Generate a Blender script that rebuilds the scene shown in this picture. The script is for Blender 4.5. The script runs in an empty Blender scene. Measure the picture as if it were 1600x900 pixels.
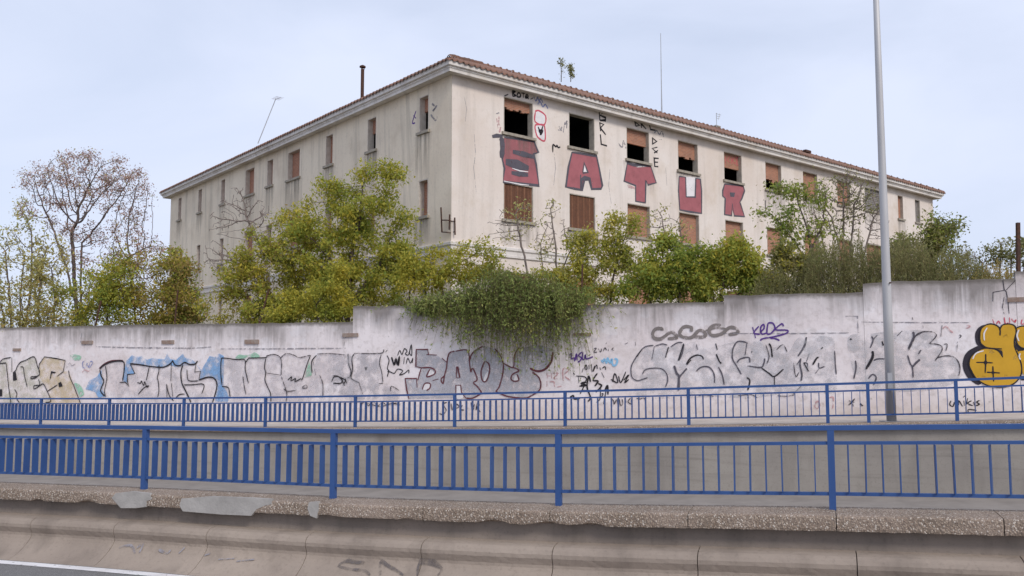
import bpy, math, random
import numpy as np
from mathutils import Vector
from mathutils.geometry import tessellate_polygon

random.seed(7); rng = np.random.default_rng(11)
SC = bpy.context.scene
COL = SC.collection
F = 1353.0                      # focal length in pixels of a 1600 px wide frame
TILT = math.atan(115 / 1353.0)  # the camera looks slightly up
E = 2.6                         # eye height above the road

# ------------------------------------------------------------------ camera
cd = bpy.data.cameras.new('camera'); cam = bpy.data.objects.new('camera', cd); COL.objects.link(cam)
cd.sensor_width = 36; cd.lens = F / 1600 * 36; cd.clip_start = 0.1; cd.clip_end = 6000
cam.location = (0, 0, E); cam.rotation_euler = (math.pi / 2 + TILT, 0, 0)
SC.camera = cam
# ------------------------------------------------------------------ world, sun, exposure
SUN_AZ, SUN_EL = math.radians(148), math.radians(40)
W = bpy.data.worlds.new('World'); SC.world = W; W.use_nodes = True
wn = W.node_tree; wn.nodes.clear()
def wnode(t, **k):
    n = wn.nodes.new(t)
    for a, b in k.items(): setattr(n, a, b)
    return n
sky = wnode('ShaderNodeTexSky', sky_type='NISHITA', sun_disc=False, sun_elevation=SUN_EL, sun_rotation=SUN_AZ,
            air_density=1.0, dust_density=2.0, ozone_density=1.2)
tc = wnode('ShaderNodeTexCoord'); mp = wnode('ShaderNodeMapping'); mp.inputs['Scale'].default_value = (1.0, 1.0, 2.6)
nz = wnode('ShaderNodeTexNoise'); nz.inputs['Scale'].default_value = 1.7; nz.inputs['Detail'].default_value = 7
nz.inputs['Roughness'].default_value = 0.5; nz.inputs['Distortion'].default_value = 0.4
rp = wnode('ShaderNodeMapRange'); rp.inputs['From Min'].default_value = 0.36; rp.inputs['From Max'].default_value = 0.66
rp.inputs['To Min'].default_value = 0.66; rp.inputs['To Max'].default_value = 1.0
mx = wnode('ShaderNodeMix', data_type='RGBA'); mx.inputs['B'].default_value = (5.95, 6.5, 8.0, 1)
bg = wnode('ShaderNodeBackground'); bg.inputs['Strength'].default_value = 0.1
wo = wnode('ShaderNodeOutputWorld')
wl = wn.links.new
wl(tc.outputs['Generated'], mp.inputs['Vector']); wl(mp.outputs['Vector'], nz.inputs['Vector'])
wl(nz.outputs['Fac'], rp.inputs['Value']); wl(rp.outputs['Result'], mx.inputs['Factor'])
wl(sky.outputs['Color'], mx.inputs['A']); wl(mx.outputs['Result'], bg.inputs['Color']); wl(bg.outputs['Background'], wo.inputs['Surface'])
sl = bpy.data.lights.new('sun', 'SUN'); sl.energy = 1.5; sl.angle = math.radians(14); sl.color = (1.0, 0.95, 0.88)
so = bpy.data.objects.new('sun', sl); COL.objects.link(so)
sd = Vector((math.sin(SUN_AZ) * math.cos(SUN_EL), math.cos(SUN_AZ) * math.cos(SUN_EL), math.sin(SUN_EL)))
so.rotation_euler = sd.to_track_quat('Z', 'Y').to_euler(); so.location = sd * 60
SC.view_settings.view_transform = 'Standard'; SC.view_settings.look = 'None'
SC.view_settings.exposure = 0.38; SC.view_settings.gamma = 1.0

# ------------------------------------------------------------------ geometry of the view, used to lay out the place
CT, ST = math.cos(TILT), math.sin(TILT)
def ray(px, py):
    u = (px - 800) / F; v = (450 - py) / F
    return np.array([u, CT - v * ST, ST + v * CT])
def at(px, py, Y):
    r = ray(px, py); k = Y / r[1]
    return Vector((r[0] * k, Y, r[2] * k + E))
V = lambda a: Vector((float(a[0]), float(a[1]), float(a[2])))

# ------------------------------------------------------------------ mesh helpers
def link(name, me, mat, parent=None, loc=None):
    o = bpy.data.objects.new(name, me); COL.objects.link(o)
    if mat is not None and not me.materials: me.materials.append(mat)
    if loc is not None: o.location = loc
    if parent is not None:
        o.parent = parent; pl = Vector(parent.get('_wl', (0, 0, 0)))
        o['_wl'] = list((Vector(loc) if loc is not None else Vector()))
        o.location = (Vector(loc) if loc is not None else Vector()) - pl
    else:
        o['_wl'] = list(o.location)
    return o
def empty(name, loc, label=None, cat=None, group=None):
    o = bpy.data.objects.new(name, None); COL.objects.link(o); o.location = loc; o['_wl'] = list(loc)
    o.empty_display_size = 0.3
    if label: tag(o, label, cat, group)
    return o
def tag(o, label, cat=None, group=None, kind=None):
    if label: o['label'] = label
    if cat: o['category'] = cat
    if group: o['group'] = group
    if kind: o['kind'] = kind
    return o
class MB:
    def __init__(s): s.v = []; s.f = []; s.a = []
    def face(s, pts, att=None):
        n = len(s.v); s.v += [tuple(p) for p in pts]; s.f.append(tuple(range(n, n + len(pts))))
        s.a += list(att) if att else [0.0] * len(pts)
    def hexa(s, p):   # p: bottom 4, top 4
        n = len(s.v); s.v += [tuple(q) for q in p]; s.a += [0.0] * 8
        for q in ((0, 3, 2, 1), (4, 5, 6, 7), (0, 1, 5, 4), (1, 2, 6, 5), (2, 3, 7, 6), (3, 0, 4, 7)):
            s.f.append(tuple(n + i for i in q))
    def box(s, o, a, b, c):
        o, a, b, c = (Vector(x) for x in (o, a, b, c))
        s.hexa([o, o + a, o + a + b, o + b, o + c, o + a + c, o + a + b + c, o + b + c])
    def bar(s, p, q, w, h=None, up=(0, 0, 1)):
        p, q = Vector(p), Vector(q); d = (q - p); h = h or w
        side = d.cross(Vector(up))
        if side.length < 1e-5: side = d.cross(Vector((1, 0, 0)))
        side.normalize(); u = side.cross(d).normalized()
        s.box(p - side * w / 2 - u * h / 2, side * w, u * h, d)
    def tube(s, pts, rad, n=8, cap=True):
        pts = [Vector(p) for p in pts]; k = len(pts); base = len(s.v)
        if not hasattr(rad, '__len__'): rad = [rad] * k
        for i, p in enumerate(pts):
            d = (pts[min(i + 1, k - 1)] - pts[max(i - 1, 0)]).normalized()
            x = d.cross(Vector((0.31, 0.9, 0.12))).normalized(); y = d.cross(x)
            for j in range(n):
                t = 2 * math.pi * j / n
                s.v.append(tuple(p + (x * math.cos(t) + y * math.sin(t)) * rad[i])); s.a.append(0)
        for i in range(k - 1):
            for j in range(n):
                a = base + i * n + j; b = base + i * n + (j + 1) % n
                s.f.append((a, b, b + n, a + n))
        if cap:
            s.f.append(tuple(base + j for j in reversed(range(n)))); s.f.append(tuple(base + (k - 1) * n + j for j in range(n)))
    def build(s, name, mat, parent=None, smooth=False, att=None, origin=None, recalc=True):
        v = np.array(s.v, dtype=float)
        c = np.array(origin, float) if origin is not None else np.array([(v[:, 0].min() + v[:, 0].max()) / 2, (v[:, 1].min() + v[:, 1].max()) / 2, v[:, 2].min()])
        me = bpy.data.meshes.new(name); me.from_pydata((v - c).tolist(), [], s.f); me.update()
        if att:
            at_ = me.attributes.new(att, 'FLOAT', 'POINT'); at_.data.foreach_set('value', np.array(s.a, dtype=np.float32))
        if smooth: me.polygons.foreach_set('use_smooth', [True] * len(me.polygons))
        return link(name, me, mat, parent, Vector(c))

# ------------------------------------------------------------------ materials
MATS = {}
class NT:
    def __init__(s, name):
        s.m = bpy.data.materials.new(name); s.m.use_nodes = True; s.nt = s.m.node_tree
        s.b = s.nt.nodes['Principled BSDF']; s.out = s.nt.nodes['Material Output']; MATS[name] = s.m
        s.b.inputs['Specular IOR Level'].default_value = 0.25
    def n(s, t, ins=None, **k):
        x = s.nt.nodes.new(t)
        for a, b in k.items(): setattr(x, a, b)
        for a, b in (ins or {}).items(): s.set(x.inputs[a], b)
        return x
    def set(s, sock, val):
        if hasattr(val, 'links') or hasattr(val, 'is_linked'): s.nt.links.new(val, sock)
        elif isinstance(val, tuple) and len(val) == 3 and sock.type == 'RGBA': sock.default_value = (*val, 1)
        else: sock.default_value = val
    def pos(s, scale=(1, 1, 1)):
        g = s.n('ShaderNodeNewGeometry'); m = s.n('ShaderNodeVectorMath', {0: g.outputs['Position'], 1: tuple(scale)}, operation='MULTIPLY')
        return m.outputs[0]
    def noise(s, scale, detail=4, stretch=(1, 1, 1), rough=0.55, dist=0.0, vec=None):
        return s.n('ShaderNodeTexNoise', {'Vector': vec or s.pos(stretch), 'Scale': scale, 'Detail': detail, 'Roughness': rough, 'Distortion': dist}).outputs['Fac']
    def vor(s, scale, stretch=(1, 1, 1), out='Color', feature='F1'):
        return s.n('ShaderNodeTexVoronoi', {'Vector': s.pos(stretch), 'Scale': scale}, feature=feature).outputs[out]
    def rng(s, x, a, b, c=0.0, d=1.0):
        return s.n('ShaderNodeMapRange', {'Value': x, 'From Min': a, 'From Max': b, 'To Min': c, 'To Max': d}).outputs['Result']
    def mul(s, a, b, op='MULTIPLY'):
        return s.n('ShaderNodeMath', {0: a, 1: b}, operation=op).outputs[0]
    def mix(s, f, a, b, mode='MIX'):
        m = s.n('ShaderNodeMix', data_type='RGBA', blend_type=mode)
        s.set(m.inputs['Factor'], f); s.set(m.inputs['A'], a); s.set(m.inputs['B'], b)
        return m.outputs['Result']
    def bump(s, h, strength=0.4, dist=0.02):
        s.set(s.b.inputs['Normal'], s.n('ShaderNodeBump', {'Height': h, 'Strength': strength, 'Distance': dist}).outputs[0])
    def fin(s, col, rough=0.85):
        s.set(s.b.inputs['Base Color'], col); s.set(s.b.inputs['Roughness'], rough); return s.m
    def alpha(s, fac):
        t = s.n('ShaderNodeBsdfTransparent'); m = s.n('ShaderNodeMixShader')
        s.set(m.inputs[0], fac); s.nt.links.new(t.outputs[0], m.inputs[1]); s.nt.links.new(s.b.outputs[0], m.inputs[2])
        s.nt.links.new(m.outputs[0], s.out.inputs['Surface'])
    def attr(s, name): return s.n('ShaderNodeAttribute', attribute_name=name).outputs['Fac']

def facade_mat(name, c1, c2, dirt, amt):
    t = NT(name)
    big = t.noise(0.35, 5); st = t.noise(0.9, 7, (1.5, 1.5, 0.12), 0.7, 0.5); fine = t.noise(9, 4)
    col = t.mix(t.rng(big, 0.35, 0.68), c1, c2)
    col = t.mix(t.mul(t.rng(st, 0.50, 0.78), amt), col, dirt)
    col = t.mix(t.mul(t.rng(fine, 0.55, 0.8), 0.25), col, dirt)
    # rain dirt in a band under the cornice and above the moulding, broken up by the streaks
    col = t.mix(t.mul(t.rng(t.noise(0.8, 6, rough=0.65), 0.52, 0.68), 0.36), col, (0.55, 0.44, 0.33))
    t.bump(t.noise(14, 5), 0.25, 0.02)
    return t.fin(col, 0.92)
facade_mat('render_white', (0.78, 0.70, 0.64), (0.70, 0.60, 0.525), (0.40, 0.35, 0.30), 0.48)
facade_mat('render_cream', (0.82, 0.71, 0.565), (0.71, 0.605, 0.475), (0.30, 0.262, 0.215), 0.75)
facade_mat('cornice_white', (0.76, 0.71, 0.67), (0.64, 0.59, 0.54), (0.25, 0.22, 0.20), 0.6)
def simple(name, c1, c2, scale, rough=0.85, bump=0.3, stretch=(1, 1, 1), metal=0, bd=0.01):
    t = NT(name); f = t.noise(scale, 5, stretch)
    if bump: t.bump(t.noise(scale * 4, 4, stretch), bump, bd)
    t.b.inputs['Metallic'].default_value = metal
    return t.fin(t.mix(t.rng(f, 0.35, 0.65), c1, c2), rough)
simple('sill_concrete', (0.40, 0.35, 0.28), (0.27, 0.24, 0.20), 6)
simple('old_brick', (0.27, 0.18, 0.14), (0.34, 0.28, 0.24), 8)
simple('interior_dark', (0.035, 0.033, 0.03), (0.02, 0.02, 0.02), 2)  # room darkness put into the colour, so open windows read near black
simple('jamb', (0.52, 0.47, 0.40), (0.38, 0.34, 0.29), 5)
simple('jamb_pale', (0.66, 0.60, 0.53), (0.54, 0.48, 0.41), 5)
simple('rust_iron', (0.10, 0.045, 0.028), (0.055, 0.032, 0.026), 12, 0.8)
simple('bar_rust', (0.23, 0.105, 0.062), (0.17, 0.085, 0.055), 9, 0.8)
simple('bar_rust_light', (0.33, 0.17, 0.10), (0.26, 0.12, 0.07), 9, 0.8)
simple('grey_shutter', (0.30, 0.27, 0.25), (0.22, 0.20, 0.19), 6, 0.7)
simple('galvanised', (0.52, 0.51, 0.51), (0.45, 0.44, 0.44), 3, 0.55, 0.05, (1, 1, 0.2), 0.25)
simple('aluminium', (0.5, 0.5, 0.5), (0.4, 0.4, 0.4), 8, 0.5, 0, metal=0.6)
simple('pavement', (0.52, 0.46, 0.41), (0.42, 0.37, 0.33), 1.6, 0.9)
simple('soil', (0.13, 0.10, 0.065), (0.075, 0.075, 0.035), 0.5, 0.95, 0.6)
simple('trench_road', (0.29, 0.258, 0.232), (0.24, 0.213, 0.192), 2.0, 0.92)
simple('mortar', (0.42, 0.395, 0.37), (0.33, 0.31, 0.29), 4, 0.9, 0.8)
def brick():
    t = NT('brick_infill')
    # bricks are laid in courses; the wall coordinate u is stored per vertex
    bt = t.n('ShaderNodeTexBrick', {'Vector': t.n('ShaderNodeCombineXYZ', {0: t.attr('u'), 1: t.n('ShaderNodeSeparateXYZ', {0: t.pos()}).outputs[2], 2: 0.0}).outputs[0],
            'Color1': (0.44, 0.19, 0.115), 'Color2': (0.34, 0.145, 0.09), 'Mortar': (0.40, 0.27, 0.20), 'Scale': 1.0,
            'Mortar Size': 0.010, 'Brick Width': 0.26, 'Row Height': 0.075})
    col = t.mix(t.mul(t.rng(t.noise(3, 5), 0.45, 0.75), 0.5), bt.outputs['Color'], (0.24, 0.14, 0.10))
    t.bump(bt.outputs['Fac'], -0.4, 0.01); return t.fin(col, 0.92)
brick()
def tiles():
    t = NT('roof_tile')
    c = t.mix(t.rng(t.noise(5, 4), 0.35, 0.65), (0.29, 0.155, 0.11), (0.19, 0.115, 0.09))
    c = t.mix(t.mul(t.rng(t.noise(1.2, 4), 0.5, 0.7), 0.5), c, (0.15, 0.12, 0.09))
    t.bump(t.noise(20, 3), 0.4, 0.01); return t.fin(c, 0.9)
tiles()
def whitewall():
    t = NT('wall_whitewash')
    below = t.attr('below')
    big = t.noise(0.45, 5); col = t.mix(t.rng(big, 0.38, 0.64), (0.86, 0.785, 0.775), (0.77, 0.68, 0.665))
    pat = t.rng(t.noise(0.9, 3, (1, 1, 1.6)), 0.56, 0.60)
    col = t.mix(t.mul(pat, 0.45), col, (0.88, 0.84, 0.85))
    fine = t.noise(6, 6, rough=0.65); col = t.mix(t.mul(t.rng(fine, 0.50, 0.70), 0.5), col, (0.50, 0.43, 0.40))
    col = t.mix(t.mul(t.rng(t.noise(0.7, 7, (1, 1, 1.3), 0.7, 0.8), 0.55, 0.68), 0.5), col, (0.60, 0.51, 0.47))
    st = t.noise(1.5, 7, (2.0, 2.0, 0.16), 0.72, 0.6)
    st2 = t.noise(0.55, 4, (1, 1, 0.3))
    fade = t.rng(t.mul(below, t.mul(t.noise(0.8, 4), 0.9), 'SUBTRACT'), -0.45, 0.75, 1.0, 0.0)
    k = t.mul(t.rng(t.mul(st, t.mul(fade, 0.62), 'ADD'), 0.66, 1.05), t.rng(st2, 0.33, 0.58, 0.15, 1.0))
    col = t.mix(t.mul(k, 0.95), col, (0.27, 0.24, 0.225))
    edge = t.rng(t.mul(below, t.mul(fine, 0.14), 'SUBTRACT'), -0.03, 0.07, 1.0, 0.0)
    col = t.mix(t.mul(edge, 0.85), col, (0.16, 0.14, 0.12))
    # splash dirt along the foot
    foot = t.rng(t.mul(t.attr('above'), t.mul(fine, 0.5), 'SUBTRACT'), -0.2, 0.35, 0.5, 0.0)
    col = t.mix(foot, col, (0.52, 0.44, 0.37))
    spots = t.rng(t.vor(1.7, out='Distance'), 0.0, 0.06, 1.0, 0.0)
    col = t.mix(t.mul(spots, 0.5), col, (0.2, 0.16, 0.14))
    t.bump(t.noise(10, 6, rough=0.6), 0.35, 0.02); return t.fin(col, 0.92)
whitewall()
def concrete(name, c1, c2, dark, board=False, streak=0.5):
    t = NT(name)
    col = t.mix(t.rng(t.noise(0.7, 6), 0.35, 0.66), c1, c2)
    st = t.noise(1.3, 6, (1.4, 1.4, 0.22), 0.6); col = t.mix(t.mul(t.rng(st, 0.5, 0.76), streak), col, dark)
    hz = t.noise(1.0, 5, (0.5, 0.5, 9.0)); col = t.mix(t.mul(t.rng(hz, 0.54, 0.72), 0.35 if board else 0.12), col, dark)
    col = t.mix(t.mul(t.rng(t.noise(24, 4), 0.55, 0.7), 0.28), col, dark)
    t.bump(t.noise(30, 6, rough=0.65), 0.35, 0.012); return t.fin(col, 0.9)
concrete('trench_concrete', (0.37, 0.335, 0.295), (0.29, 0.262, 0.235), (0.17, 0.15, 0.13), True, 0.45)
concrete('barrier_concrete', (0.36, 0.295, 0.243), (0.285, 0.232, 0.192), (0.155, 0.126, 0.105), False, 0.7)
concrete('recess_concrete', (0.30, 0.248, 0.208), (0.21, 0.175, 0.15), (0.12, 0.10, 0.085), False, 0.75)
def aggregate():
    t = NT('exposed_aggregate')
    v = t.n('ShaderNodeTexVoronoi', {'Vector': t.pos((1, 1, 0.8)), 'Scale': 62.0, 'Randomness': 1.0})
    d = v.outputs['Distance']
    sepc = t.n('ShaderNodeSeparateColor', {0: v.outputs['Color']}).outputs
    peb = t.mix(sepc[0], (0.24, 0.17, 0.125), (0.46, 0.37, 0.295))
    peb = t.mix(t.rng(sepc[1], 0.80, 0.86), peb, (0.62, 0.55, 0.48))
    peb = t.mix(t.rng(sepc[2], 0.84, 0.88), peb, (0.20, 0.15, 0.12))
    col = t.mix(t.rng(d, 0.42, 0.62), peb, (0.20, 0.155, 0.12))
    col = t.mix(t.mul(t.rng(t.noise(1.3, 4), 0.45, 0.7), 0.45), col, (0.42, 0.33, 0.27))
    t.bump(t.rng(d, 0.1, 0.6, 1.0, 0.0), 0.75, 0.008); return t.fin(col, 0.88)
aggregate()
def asphalt():
    t = NT('asphalt')
    v = t.vor(150, out='Color'); s0 = t.n('ShaderNodeSeparateColor', {0: v}).outputs[0]
    col = t.mix(t.rng(s0, 0.3, 1.0), (0.13, 0.125, 0.124), (0.30, 0.29, 0.28))
    col = t.mix(t.mul(t.rng(t.noise(1.2, 4), 0.4, 0.7), 0.6), col, (0.20, 0.195, 0.19))
    t.bump(s0, 0.5, 0.006); return t.fin(col, 0.92)
asphalt()
def roadline():
    t = NT('line_paint')
    col = t.mix(t.rng(t.noise(3, 5), 0.4, 0.7), (0.78, 0.76, 0.76), (0.62, 0.59, 0.58))
    t.fin(col, 0.75); t.alpha(t.rng(t.noise(9, 6, rough=0.7), 0.33, 0.38))
roadline()
def bluepaint():
    t = NT('blue_paint')
    col = t.mix(t.rng(t.noise(2.2, 5), 0.35, 0.7), (0.030, 0.078, 0.235), (0.038, 0.098, 0.275))
    col = t.mix(t.mul(t.rng(t.noise(28, 5, rough=0.7), 0.66, 0.72), 0.6), col, (0.20, 0.13, 0.10))
    t.bump(t.noise(60, 3), 0.06, 0.004)
    t.b.inputs['Specular IOR Level'].default_value = 0.4; t.fin(col, t.rng(t.noise(5, 4), 0.3, 0.7, 0.38, 0.6))
bluepaint()
def paint(name, col, cover=0.92, wear=5.0, var=0.2, soft=0.16):
    """sprayed paint, worn away in specks down to the wall"""
    t = NT('spray_' + name)
    d = tuple(c * 0.72 for c in col)
    c = t.mix(t.mul(t.rng(t.noise(2.5, 5), 0.4, 0.7), min(1, var * 3)), col, d)
    t.fin(c, 0.8)
    w = t.noise(wear, 6, rough=0.7); lim = 0.24 + (1 - cover) * 0.42
    t.alpha(t.rng(w, lim, lim + soft))
paint('red', (0.40, 0.135, 0.15), 0.95, 9, 0.22, 0.12); paint('darkgrey', (0.11, 0.10, 0.12), 0.93, 7)
paint('black', (0.030, 0.026, 0.030), 1.0, 7); paint('blackthin', (0.07, 0.06, 0.07), 0.75, 9)
paint('greyfaint', (0.30, 0.28, 0.30), 0.62, 8); paint('silver', (0.65, 0.62, 0.64), 0.60, 2.6, 0.2, 0.42)
paint('silver2', (0.51, 0.50, 0.535), 0.84, 5, 0.15, 0.30); paint('silver3', (0.64, 0.625, 0.64), 0.64, 3.6, 0.2, 0.36)
paint('maroon', (0.15, 0.045, 0.055), 1.0, 8); paint('blue', (0.26, 0.45, 0.72), 0.76, 3, 0.1, 0.3)
paint('skyblue', (0.28, 0.55, 0.78), 0.85, 6); paint('green', (0.36, 0.60, 0.44), 0.68, 3.0)
paint('cream', (0.76, 0.62, 0.38), 0.72, 2.5, 0.2, 0.4); paint('palegreen', (0.68, 0.66, 0.53), 0.64, 2.5, 0.2, 0.4)
paint('purple', (0.115, 0.05, 0.26), 0.95, 8); paint('bluetag', (0.22, 0.26, 0.52), 0.7, 9)
paint('redtag', (0.62, 0.11, 0.15), 0.9, 8); paint('pinkfaint', (0.62, 0.36, 0.36), 0.60, 9)
paint('yellow', (0.66, 0.37, 0.035), 1.0, 3.0, 0.16); paint('shadow', (0.042, 0.036, 0.048), 1.0, 4)
paint('white', (0.82, 0.78, 0.78), 1.0, 5); paint('greybrush', (0.25, 0.215, 0.20), 0.80, 5)
paint('kerbtag', (0.15, 0.13, 0.125), 0.72, 9, 0.2, 0.3); paint('ochre', (0.72, 0.62, 0.42), 0.85, 3)
def stain():
    t = NT('drip_stain')
    t.fin((0.22, 0.20, 0.175), 0.95)
    st = t.noise(3.2, 5, (1.6, 1.6, 0.10), 0.6); fade = t.rng(t.attr('below'), 0.0, 1.0, 1.0, 0.0)
    t.alpha(t.mul(t.mul(t.rng(st, 0.36, 0.66), fade), 0.6))
stain()
def leafmat(name, cols, trans=0.35, patch=0.6):
    """cols: colour for random value 0..1"""
    t = NT(name)
    g = t.n('ShaderNodeNewGeometry'); r = g.outputs['Random Per Island']
    ramp = t.n('ShaderNodeValToRGB'); cr = ramp.color_ramp
    while len(cr.elements) < len(cols): cr.elements.new(0.5)
    for i, c in enumerate(cols):
        cr.elements[i].position = i / max(1, len(cols) - 1); cr.elements[i].color = (*c, 1)
    clump = t.rng(t.noise(patch, 3), 0.30, 0.70)
    t.set(ramp.inputs[0], t.mul(t.mul(r, 0.55), t.mul(clump, 0.45), 'ADD'))
    t.b.inputs['Roughness'].default_value = 0.65
    t.set(t.b.inputs['Base Color'], ramp.outputs[0])
    tr = t.n('ShaderNodeBsdfTranslucent', {'Color': ramp.outputs[0]}); m = t.n('ShaderNodeMixShader')
    m.inputs[0].default_value = trans
    t.nt.links.new(t.b.outputs[0], m.inputs[1]); t.nt.links.new(tr.outputs[0], m.inputs[2]); t.nt.links.new(m.outputs[0], t.out.inputs['Surface'])
leafmat('leaf_yellowgreen', [(0.20, 0.26, 0.05), (0.35, 0.37, 0.065), (0.52, 0.46, 0.075), (0.68, 0.54, 0.08)], 0.5, 0.9)
leafmat('leaf_green', [(0.17, 0.245, 0.056), (0.26, 0.34, 0.07), (0.39, 0.43, 0.085), (0.55, 0.49, 0.095)], 0.5, 0.9)
leafmat('leaf_broom', [(0.14, 0.20, 0.06), (0.23, 0.30, 0.08), (0.34, 0.38, 0.11), (0.48, 0.42, 0.14)], 0.45, 1.3)
leafmat('leaf_olive', [(0.15, 0.165, 0.066), (0.22, 0.225, 0.085), (0.31, 0.29, 0.115), (0.42, 0.34, 0.15)], 0.45, 1.2)
leafmat('leaf_orange', [(0.25, 0.25, 0.065), (0.37, 0.31, 0.085), (0.48, 0.34, 0.12), (0.56, 0.37, 0.18)], 0.5, 1.0)
leafmat('seed_brown', [(0.27, 0.17, 0.15), (0.38, 0.24, 0.20), (0.50, 0.34, 0.28), (0.40, 0.29, 0.23)], 0.3)
leafmat('leaf_pale', [(0.30, 0.33, 0.13), (0.43, 0.42, 0.16), (0.55, 0.48, 0.18), (0.64, 0.52, 0.15)], 0.5)
simple('bark', (0.115, 0.085, 0.070), (0.075, 0.058, 0.050), 6, 0.95, 0.5)
simple('bark_grey', (0.155, 0.12, 0.11), (0.105, 0.082, 0.076), 6, 0.95, 0.5)
simple('bark_pale', (0.26, 0.21, 0.185), (0.18, 0.145, 0.13), 6, 0.95, 0.4)
simple('weed_stem', (0.19, 0.15, 0.075), (0.12, 0.11, 0.05), 5, 0.95, 0)

# ------------------------------------------------------------------ the two railing lines, the wall line and the facades in plan
KN, KB = 0.9, 1.15
class Line:
    """a straight line in plan: s metres along it, q metres towards the camera"""
    def __init__(s, x, y, ang):
        s.p = np.array([x, y]); s.d = np.array([math.cos(ang), math.sin(ang)]); s.n = np.array([s.d[1], -s.d[0]])
    def xy(s, a, q=0.0): return s.p + s.d * a + s.n * q
    def hit(s, px, py, q=0.0):
        r = ray(px, py); o = s.p + s.n * q
        A = np.array([[r[0], -s.d[0]], [r[1], -s.d[1]]]); k, a = np.linalg.solve(A, o)
        return a, k * r[2] + E, k
    @property
    def dv(s): return Vector((s.d[0], s.d[1], 0))
    @property
    def nv(s): return Vector((s.n[0], s.n[1], 0))
near = Line(-5.974 * KN, 14.285 * KN, -0.3352)
far = Line(-17.795 * KN, 32.993 * KN, -0.4053)
NS = np.array([-90, -8, -3.4, 0, 3.5, 7, 10.5, 12.7, 17, 90]) * KN
NZ = np.array([-4.2, -2.20, -2.12, -2.06, -2.036, -1.954, -1.806, -1.73, -1.60, 0.4]) * KN
def nz_(s):  # height of the near coping, a gentle sag
    return float(np.mean([np.interp(s + d, NS, NZ) for d in (-0.9, -0.45, 0, 0.45, 0.9)])) + E
def fz_(s):
    t = s / KN
    t2 = max(min(t, 42), -14)
    return (-2.369 + 0.0156 * t2 + 0.0005 * t2 * t2 + (t - t2) * 0.03) * KN + E
def P(line, s, q, z): 
    x, y = line.xy(s, q); return Vector((x, y, z))
WQ = -2.4
wall = Line(*far.xy(0, WQ), -0.4053)
CX, CY = -2.1414 * KB, 30.2508 * KB
dR = np.array([0.77160, 0.63611]); dL = np.array([-0.63611, 0.77160])
class Facade:
    def __init__(s, d, n): s.d = d; s.n = n; s.p = np.array([CX, CY])
    def w(s, a, o, z):     # a and z in facade units, o metres outwards
        p = s.p + s.d * a * KB + s.n * o; return Vector((p[0], p[1], z * KB + E))
    def hit(s, px, py, o=0.0):
        r = ray(px, py); c = s.p + s.n * o
        A = np.array([[r[0], -s.d[0]], [r[1], -s.d[1]]]); k, a = np.linalg.solve(A, c)
        return a / KB, k * r[2] / KB, k
    @property
    def dv(s): return Vector((s.d[0], s.d[1], 0))
    @property
    def nv(s): return Vector((s.n[0], s.n[1], 0))
FR = Facade(dR, np.array([dR[1], -dR[0]])); FL = Facade(dL, np.array([-dL[1], dL[0]]))

# ================================================================== THE SETTING
GZ = E + 0.75      # ground behind the wall
def sheet(name, line, ss, prof, zf, mat, kind='structure'):
    """extrude a (q, dz) profile along a line"""
    m = MB()
    rows = [[P(line, s, q, zf(s) + dz) for q, dz in prof] for s in ss]
    for a, b in zip(rows[:-1], rows[1:]):
        for i in range(len(prof) - 1): m.face([a[i], b[i], b[i + 1], a[i + 1]])
    o = m.build(name, MATS[mat]); o['kind'] = kind; return o
ss_n = [-80, -40, -20] + list(np.arange(-9, 18, 1.0)) + [24, 40, 80]
ss_f = [-80, -40, -20] + list(np.arange(-10, 40, 1.5)) + [50, 80]
ROADQ = 0.965 * KN; ROADZ = -1.017 * KN
sheet('road', near, ss_n, [(ROADQ - 0.05, ROADZ - 0.0), (ROADQ + 0.2, ROADZ + 0.0), (ROADQ + 9, ROADZ + 0.05), (ROADQ + 60, ROADZ + 0.05)], nz_, 'asphalt')
tag(sheet('road_edge_line', near, ss_n, [(ROADQ + 0.06, ROADZ + 0.004), (ROADQ + 0.23, ROADZ + 0.005)], nz_, 'line_paint'), 'solid white edge line painted on the asphalt')
sheet('pavement', far, ss_f, [(0.10, -0.03), (-2.42, 0.0)], fz_, 'pavement')
TZ = E - 5.6
sheet('underpass_road', far, ss_f, [(0.05, -1.56), (0.6, -1.58), (4, -1.6), (16, -1.7)], fz_, 'trench_road')
# one ground sheet to the horizon, starting behind the perimeter wall
m = MB()
gq = [-0.20, -3, -8, -20, -60, -200, -900, -3000]
gs = [-3000, -600, -150, -60] + list(np.arange(-30, 60, 4.0)) + [90, 200, 700, 3000]
def gz(s, q):
    base = GZ + 0.018 * max(-30, min(60, s)) - 0.12
    return base + (0.12 * math.sin(s * 0.7) * math.cos(q * 0.5) if q < -1 else 0) - (0.0 if q > -100 else 1.5)
for i in range(len(gs) - 1):
    for j in range(len(gq) - 1):
        m.face([P(wall, gs[a], gq[b], gz(gs[a], gq[b])) for a, b in ((i, j), (i + 1, j), (i + 1, j + 1), (i, j + 1))])
m.build('ground', MATS['soil'])['kind'] = 'structure'

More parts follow.
